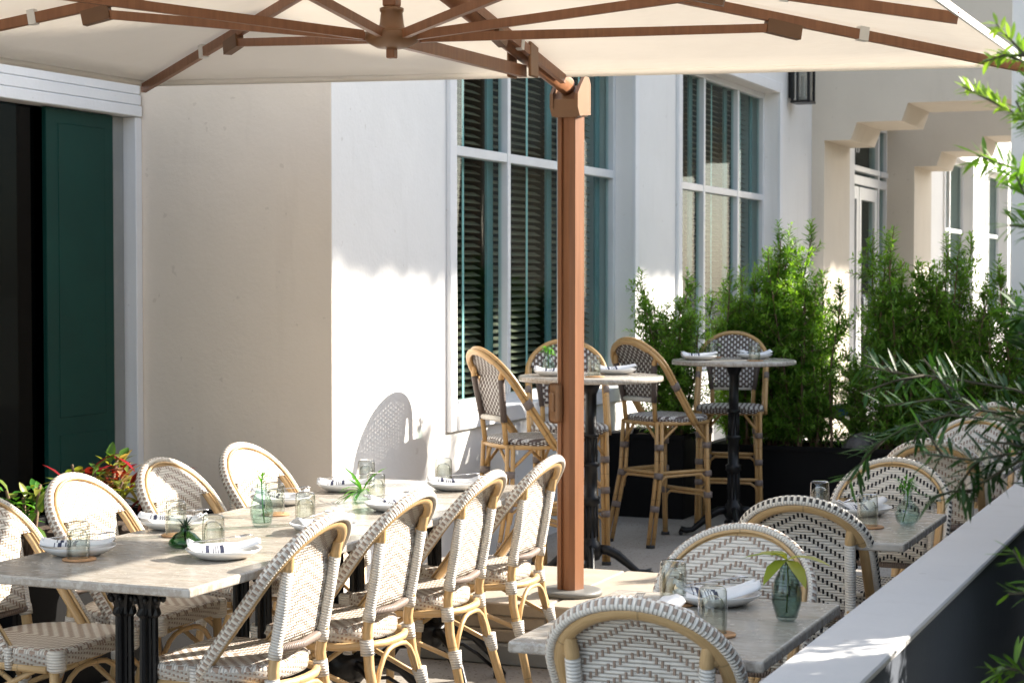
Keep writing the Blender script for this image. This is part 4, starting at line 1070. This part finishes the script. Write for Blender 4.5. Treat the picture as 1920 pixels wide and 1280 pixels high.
for y in (13.0,13.6,14.2,14.8,15.4):
    o=dup(hp_[k%2],(-.15,y,0),rnd.random()*6.28,'taller hedge tree outside the low wall, hidden beyond the right edge'); o.scale=(1.3,1.3,1.85 if y<14.5 else 1.4); k+=1
# foreground branch reaching in over the chairs
def branch(m,st,pts,nleaf,L,W,u0,u1,rr,twigs=0,tl=.15):
    P=[Vector(p) for p in pts]; n=len(P)
    st.tube(P,[.0022*(1-.6*i/(n-1))+.0008 for i in range(n)],6)
    tot=sum((P[i+1]-P[i]).length for i in range(n-1))
    def at(t):
        d=t*tot
        for i in range(n-1):
            l=(P[i+1]-P[i]).length
            if d<=l or i==n-2: return P[i].lerp(P[i+1],min(1,d/l)),(P[i+1]-P[i]).normalized()
            d-=l
    for q in range(nleaf):
        f=(q+rr.random())/nleaf; p,d=at(f)
        sd=d.orthogonal().normalized(); sd.rotate(Matrix.Rotation(rr.random()*6.28,3,d))
        ld=(d*rr.uniform(.5,1.1)+sd).normalized()
        leaf(m,p,ld,(rr.uniform(-.3,.3),rr.uniform(-.3,.3),1),L*rr.uniform(.65,1.1),W,0,rr.uniform(-.05,.2),.1,u0+(u1-u0)*min(1,max(0,f+rr.uniform(-.2,.2))))
    for q in range(twigs):
        f=rr.uniform(.1,.9); p,d=at(f); sd=d.orthogonal().normalized(); sd.rotate(Matrix.Rotation(rr.random()*6.28,3,d))
        td=(d+sd*.9).normalized(); e=p+td*tl*rr.uniform(.7,1.2)
        branch(m,st,[p,p.lerp(e,.5)+Vector((0,0,.006)),e],int(nleaf*tl/tot*1.0),L*.9,W,u0,u1,rr)
rb_=random.Random(5)
t=thing('podocarpus_tree','tree outside the low wall whose dark needle branch hangs over the white chairs at right','tree',(-.22,3.25,0),0,GH)
def lc(p): return (p[0]+.22,p[1]-3.25,p[2])
tr=M(); tr.tube([(0,0,0),(.01,0,.8),(0,.02,1.5),(.02,0,2.2)],[.02,.017,.013,.006],8)
tr.tube([(0,0,.9),(-.06,.1,1.15),(-.124,.25,1.305)],.005,6); tr.tube([(0,0,.95),(-.06,.2,1.2),(-.165,.45,1.33)],.005,6)
BR=[([(-.364,3.5,1.315),(-.433,3.53,1.32),(-.574,3.56,1.326),(-.659,3.59,1.299),(-.747,3.62,1.247)],62,.066,.008,0,.35,4,.11),
    ([(-.385,3.7,1.34),(-.478,3.73,1.367),(-.606,3.76,1.385),(-.72,3.79,1.392),(-.79,3.82,1.405)],52,.066,.008,.05,.45,4,.11),
    ([(-.374,3.6,1.317),(-.505,3.63,1.331),(-.61,3.66,1.350),(-.72,3.69,1.331)],42,.066,.008,.05,.4,3,.10),
    ([(-.342,3.3,1.284),(-.426,3.33,1.279),(-.503,3.36,1.262),(-.584,3.39,1.266)],48,.066,.008,0,.3,3,.09),
    ([(-.343,3.3,1.303),(-.426,3.33,1.26),(-.485,3.36,1.222),(-.526,3.39,1.188)],38,.066,.008,0,.25,2,.08)]
for a in BR: tr_=a[0][0]; 
tr0=[(-.22,3.25,1.0),(-.30,3.4,1.2)]
lf=M(); 
for a in BR: branch(lf,tr,[lc(p) for p in a[0]],a[1],a[2],a[3],a[4],a[5],rb_,a[6],a[7])
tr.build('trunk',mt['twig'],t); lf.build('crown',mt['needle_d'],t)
# bright young shoots at the right edge
t=thing('podocarpus_tree','tree outside the low wall with bright yellow green new shoots at the upper right','tree',(-.24,3.05,0),0,GH)
def lc2(p): return (p[0]+.24,p[1]-3.05,p[2])
tr=M(); tr.tube([(0,0,0),(.01,0,.8),(0,.02,1.5),(.02,0,2.15)],[.02,.017,.013,.006],8); lf=M()
BS=[([(-.327,3.1,1.806),(-.389,3.13,1.843),(-.444,3.16,1.875),(-.496,3.19,1.904)],105,.030,.0075,.2,1,0,.1),
    ([(-.327,3.1,1.891),(-.39,3.13,1.948),(-.428,3.16,1.988),(-.442,3.19,2.006)],60,.030,.0075,.1,.9,1,.07),
    ([(-.327,3.1,1.874),(-.381,3.13,1.931),(-.436,3.16,1.955)],50,.030,.0075,.1,.8,0,.07),
    ([(-.321,3.05,1.786),(-.378,3.08,1.832),(-.399,3.11,1.869)],70,.036,.008,0,.4,1,.07)]
for a in BS: branch(lf,tr,[lc2(p) for p in a[0]],a[1],a[2],a[3],a[4],a[5],rb_,a[6],a[7])
lf.build('young_shoot',mt['needle_l'],t)
lf=M()
BD=[([(-.331,3.15,1.741),(-.394,3.18,1.759),(-.441,3.21,1.777),(-.479,3.24,1.793)],60,.055,.0085,0,.5,0,.1),
    ([(-.28,3.05,1.60),(-.37,3.1,1.69),(-.40,3.13,1.75)],60,.06,.009,0,.3,2,.08),
    ([(-.319,3.1,1.044),(-.373,3.13,1.097),(-.403,3.16,1.135)],26,.055,.008,0,.4,1,.06),
    ([(-.318,3.1,.923),(-.372,3.13,.93),(-.406,3.16,.948)],34,.055,.008,0,.5,1,.06)]
for a in BD: branch(lf,tr,[lc2(p) for p in a[0]],a[1],a[2],a[3],a[4],a[5],rb_,a[6],a[7])
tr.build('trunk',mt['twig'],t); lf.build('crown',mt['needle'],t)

# croton and left shrub
def croton(x,y,z,lb,r,h,nl,mats,Lr,Wr,seed,cat='plant',nm='croton_plant'):
    t=thing(nm,lb,cat,(x,y,z)); rr=random.Random(seed); st=M(); lfs=[M() for _ in mats]
    heads=[]
    for k in range(7):
        a=rr.random()*6.28; d=rr.uniform(0,r*.7); hh=h*rr.uniform(.55,1); p=(math.cos(a)*d,math.sin(a)*d,hh); heads.append(p)
        st.tube([(p[0]*.2,p[1]*.2,0),(p[0]*.6,p[1]*.6,hh*.5),p],[.012,.010,.006],6)
    for i in range(nl):
        p=rr.choice(heads); a=rr.random()*6.28; e=rr.uniform(-.3,1.2); k=rr.choices(range(len(mats)),[3,3,2][:len(mats)])[0]
        b=(p[0]+rr.uniform(-.03,.03),p[1]+rr.uniform(-.03,.03),p[2]-rr.random()*h*.35)
        leaf(lfs[k],b,(math.cos(a)*math.cos(e),math.sin(a)*math.cos(e),math.sin(e)),(0,0,1),rr.uniform(*Lr),rr.uniform(*Wr),0,rr.uniform(.1,.6),.15,rr.random())
    st.build('stem',mt['bark'],t)
    for k,l in enumerate(lfs): l.build('foliage',mats[k],t)
    return t
cm=[mt['croton_r'],mt['croton_g'],mt['croton_p']]
croton(-4.72,6.75,.46,'croton with red, pink and green leaves behind the first white chairs, left clump',.22,.37,130,cm,(.08,.14),(.026,.044),3)
croton(-4.55,7.0,.46,'smaller dark red croton between the two white chair backs',.18,.28,120,cm,(.08,.15),(.026,.042),4)
croton(-4.55,6.05,.48,'broad leaved green shrub at the far left edge above the shaded chair',.16,.30,80,[mt['leaf_g'],mt['croton_g']],(.06,.10),(.025,.04),5,'shrub','green_shrub')

# ------------------------------------------------------------------ things behind the hedge
def bicycle(label,x,y,rz):
    t=thing('bicycle',label,'bicycle',(x,y,0),rz,'white bicycles parked behind the hedge')
    for wx in (-.52,.52):
        m=M(); m.tube([(wx+.31*math.cos(a*.2618),0,.33+.31*math.sin(a*.2618)) for a in range(24)],.022,8,True,N=(0,1,0)); w=m.build('wheel',mt['rubber'],t)
        m=M()
        for k in range(14): a=k*.4488; m.tube([(wx,0.012,.33),(wx+.29*math.cos(a),0,.33+.29*math.sin(a))],.0015,4)
        m.build('spokes',mt['steel'],w)
        m=M(); pts=[(wx+.36*math.cos(R(a)),0,.33+.36*math.sin(R(a))) for a in range(0,200,12)]; m.tube(pts,(.045,.012),8,N=(0,1,0)); m.build('fender',mt['bikew'],t)
    m=M(); m.tube([(-.50,0,.33),(-.25,0,.30),(-.02,0,.28),(.20,0,.42),(.34,0,.72),(.36,0,.92)],[.03,.04,.05,.05,.042,.03],10); m.tube([(-.05,0,.28),(-.16,0,.60),(-.20,0,.88)],.024,10); m.tube([(.36,0,.92),(.42,0,.66),(.52,0,.33)],.02,8); m.build('frame',mt['bikew'],t)
    m=M(); m.box((-.62,-.05,.62),(-.28,.05,.70),.02,0,None,None,2); m.build('rear_panel',mt['bikeb'],t)
    m=M(); m.lathe([(0,.86),(.05,.87),(.10,.90),(.08,.93),(0,.935)],(-.22,0,0),14,sx=1.3,sy=.8); m.build('saddle',mt['rubber'],t)
    m=M(); m.tube([(.28,-.28,1.02),(.36,-.2,1.04),(.36,0,1.0),(.36,.2,1.04),(.28,.28,1.02)],.012,8); m.build('handlebar',mt['steel'],t)
    return t
bicycle('white and blue bicycle showing through the gap in the hedge',-2.62,13.2,R(58))
b2=bicycle('second white bicycle half hidden deeper behind the hedge',-2.15,13.6,R(58))
m=M(); rr=random.Random(9); bm=bmesh.new(); bmesh.ops.create_icosphere(bm,subdivisions=3,radius=1)
for v in bm.verts: v.co*=1+.16*math.sin(v.co.x*3+1)+.12*math.sin(v.co.y*5)+rr.uniform(-.03,.03)
bm.verts.index_update(); m.add([(v.co.x*.13,v.co.y*.10,max(-.5,v.co.z)*.085) for v in bm.verts],[[v.index for v in f.verts] for f in bm.faces],None,0,False); bm.free()
o=m.build('stone',mt['rock']); o.location=(-2.56,12.22,.46); tag(o,'dark grey stone lying on the planter soil in the hedge gap','stone')
for i,(x,y,s) in enumerate(((-1.95,15.0,1.0),(-1.75,15.6,.8))):
    t=thing('terracotta_pot',('larger','smaller')[i]+' terracotta pot beyond the hedge, left of the white column','pot',(x,y,0),0,'terracotta pots beyond the hedge'); t.scale=(s,s,s)
    m=M(); m.lathe([(0,0),(.17,0),(.24,.42),(.27,.42),(.27,.50),(.24,.50),(.22,.44),(0,.43)],(0,0,.35),24); m.build('pot',mt['terra'],t)
    m=M(); m.box((-.2,-.2,0),(.2,.2,.345),.01); m.build('stand',mt['bark'],t)

# ------------------------------------------------------------------ unseen trees added on the sunny side, crowns shaped to shade the upper facade
def shade_tree(seed):
    rr=random.Random(seed); tr=M(); lf=M()
    tr.tube([(0,0,0),(.05,0,2.5),(0,.1,5),(.1,0,8.6),(0,0,11)],[.26,.22,.19,.15,.06],10)
    for k in range(9):
        a=k*.7; tr.tube([(0,0,8.4+.2*k),(.7*math.cos(a),1.3*math.sin(a),9.5+.2*k),(1.2*math.cos(a),2.7*math.sin(a),10.3+.25*k)],[.10,.07,.03],6)
    for i in range(13000):
        cxx,cyy=rr.uniform(-1.7,1.7),rr.uniform(-3.6,3.6); cxx*=1-.25*(cyy/3.6)**4; z=8.58+.747*cxx+rr.random()**1.15*(4.6-.25*abs(cyy))+.10*math.sin(2*cyy)
        n=Vector((rr.gauss(0,1),rr.gauss(0,1),rr.gauss(0,1)+.4)).normalized(); s=n.orthogonal().normalized(); s.rotate(Matrix.Rotation(rr.random()*6,3,n)); t2=n.cross(s); c=Vector((cxx,cyy,z)); L,W=rr.uniform(.16,.26),rr.uniform(.10,.15)
        lf.add([c-s*L,c+t2*W,c+s*L,c-t2*W],[(0,1,2,3)],[[(rr.random(),0)]*4],0,False)
    return tr,lf
tr,lf=shade_tree(3)
GST='unseen shade trees across the way'
t=thing('shade_tree','unseen street tree with a dense high crown shaped to shade the facade','tree',(5.0,20.4,0),0,GST); tr.build('trunk',mt['bark'],t); lf.build('crown',mt['leaf'],t)
for y in (25.8,31.2): dup(t,(5.0,y,0),0,'unseen street tree with a dense high crown shaped to shade the facade',GST)

# added leaf strip: blocks low sky light and darkens the window reflections
m=M(); rr=random.Random(21)
for i in range(9500):
    y=rr.uniform(-8,46); top=7.2+1.0*math.sin(y*.55)+.6*math.sin(y*1.7+1); z=rr.uniform(.1,top); x=rr.uniform(12,15)
    n=Vector((rr.gauss(-.6,1),rr.gauss(0,1),rr.gauss(0,1)+.4)).normalized(); s_=n.orthogonal().normalized(); s_.rotate(Matrix.Rotation(rr.random()*6,3,n)); t2=n.cross(s_); c=Vector((x,y,z)); L,W=rr.uniform(.25,.45),rr.uniform(.16,.28)
    m.add([c-s_*L,c+t2*W,c+s_*L,c-t2*W],[(0,1,2,3)],[[(rr.random(),0)]*4],0,False)
tag(m.build('leaf_screen',mt['leaf']),'added leafy strip across the street blocking low sky light, seen only as reflections','leaf_screen',None,'stuff')
# ------------------------------------------------------------------ light
AZ,EL=47.0,27.0
w=bpy.data.worlds.new('World'); sc.world=w; w.use_nodes=True; nt=w.node_tree
bg=nt.nodes['Background']; sky=nt.nodes.new('ShaderNodeTexSky'); sky.sky_type='NISHITA'; sky.sun_disc=False
sky.sun_elevation=R(EL); sky.sun_rotation=R(90-AZ); sky.altitude=10; sky.air_density=1; sky.dust_density=1.2
hs=nt.nodes.new('ShaderNodeHueSaturation'); hs.inputs['Saturation'].default_value=.6; nt.links.new(sky.outputs[0],hs.inputs['Color']); nt.links.new(hs.outputs[0],bg.inputs[0]); bg.inputs[1].default_value=.122
sl=bpy.data.lights.new('sun','SUN'); sl.energy=4.6; sl.angle=R(.55); sl.color=(1,.915,.80)
so=bpy.data.objects.new('sun',sl); C.objects.link(so)
dv=Vector((math.cos(R(EL))*math.cos(R(AZ)),math.cos(R(EL))*math.sin(R(AZ)),math.sin(R(EL))))
so.rotation_euler=dv.to_track_quat('Z','Y').to_euler(); so.location=(6,6,8)
# ------------------------------------------------------------------ camera
F=3500.0; TH=math.atan(1440/F); P=math.atan(120/F)
cd=bpy.data.cameras.new('camera'); cd.sensor_width=36; cd.lens=36*F/1920; cd.clip_start=.05; cd.clip_end=400
co=bpy.data.objects.new('camera',cd); C.objects.link(co); co.location=(0,0,1.585); co.rotation_euler=(R(90)-P,0,TH)
cd.dof.use_dof=True; cd.dof.focus_distance=6.2; cd.dof.aperture_fstop=9
sc.camera=co
sc.view_settings.view_transform='Standard'; sc.view_settings.look='None'; sc.view_settings.exposure=1.78; sc.view_settings.gamma=1
sc.cycles.use_denoising=True; sc.cycles.max_bounces=10; sc.cycles.transparent_max_bounces=24; sc.cycles.caustics_reflective=False; sc.cycles.caustics_refractive=False
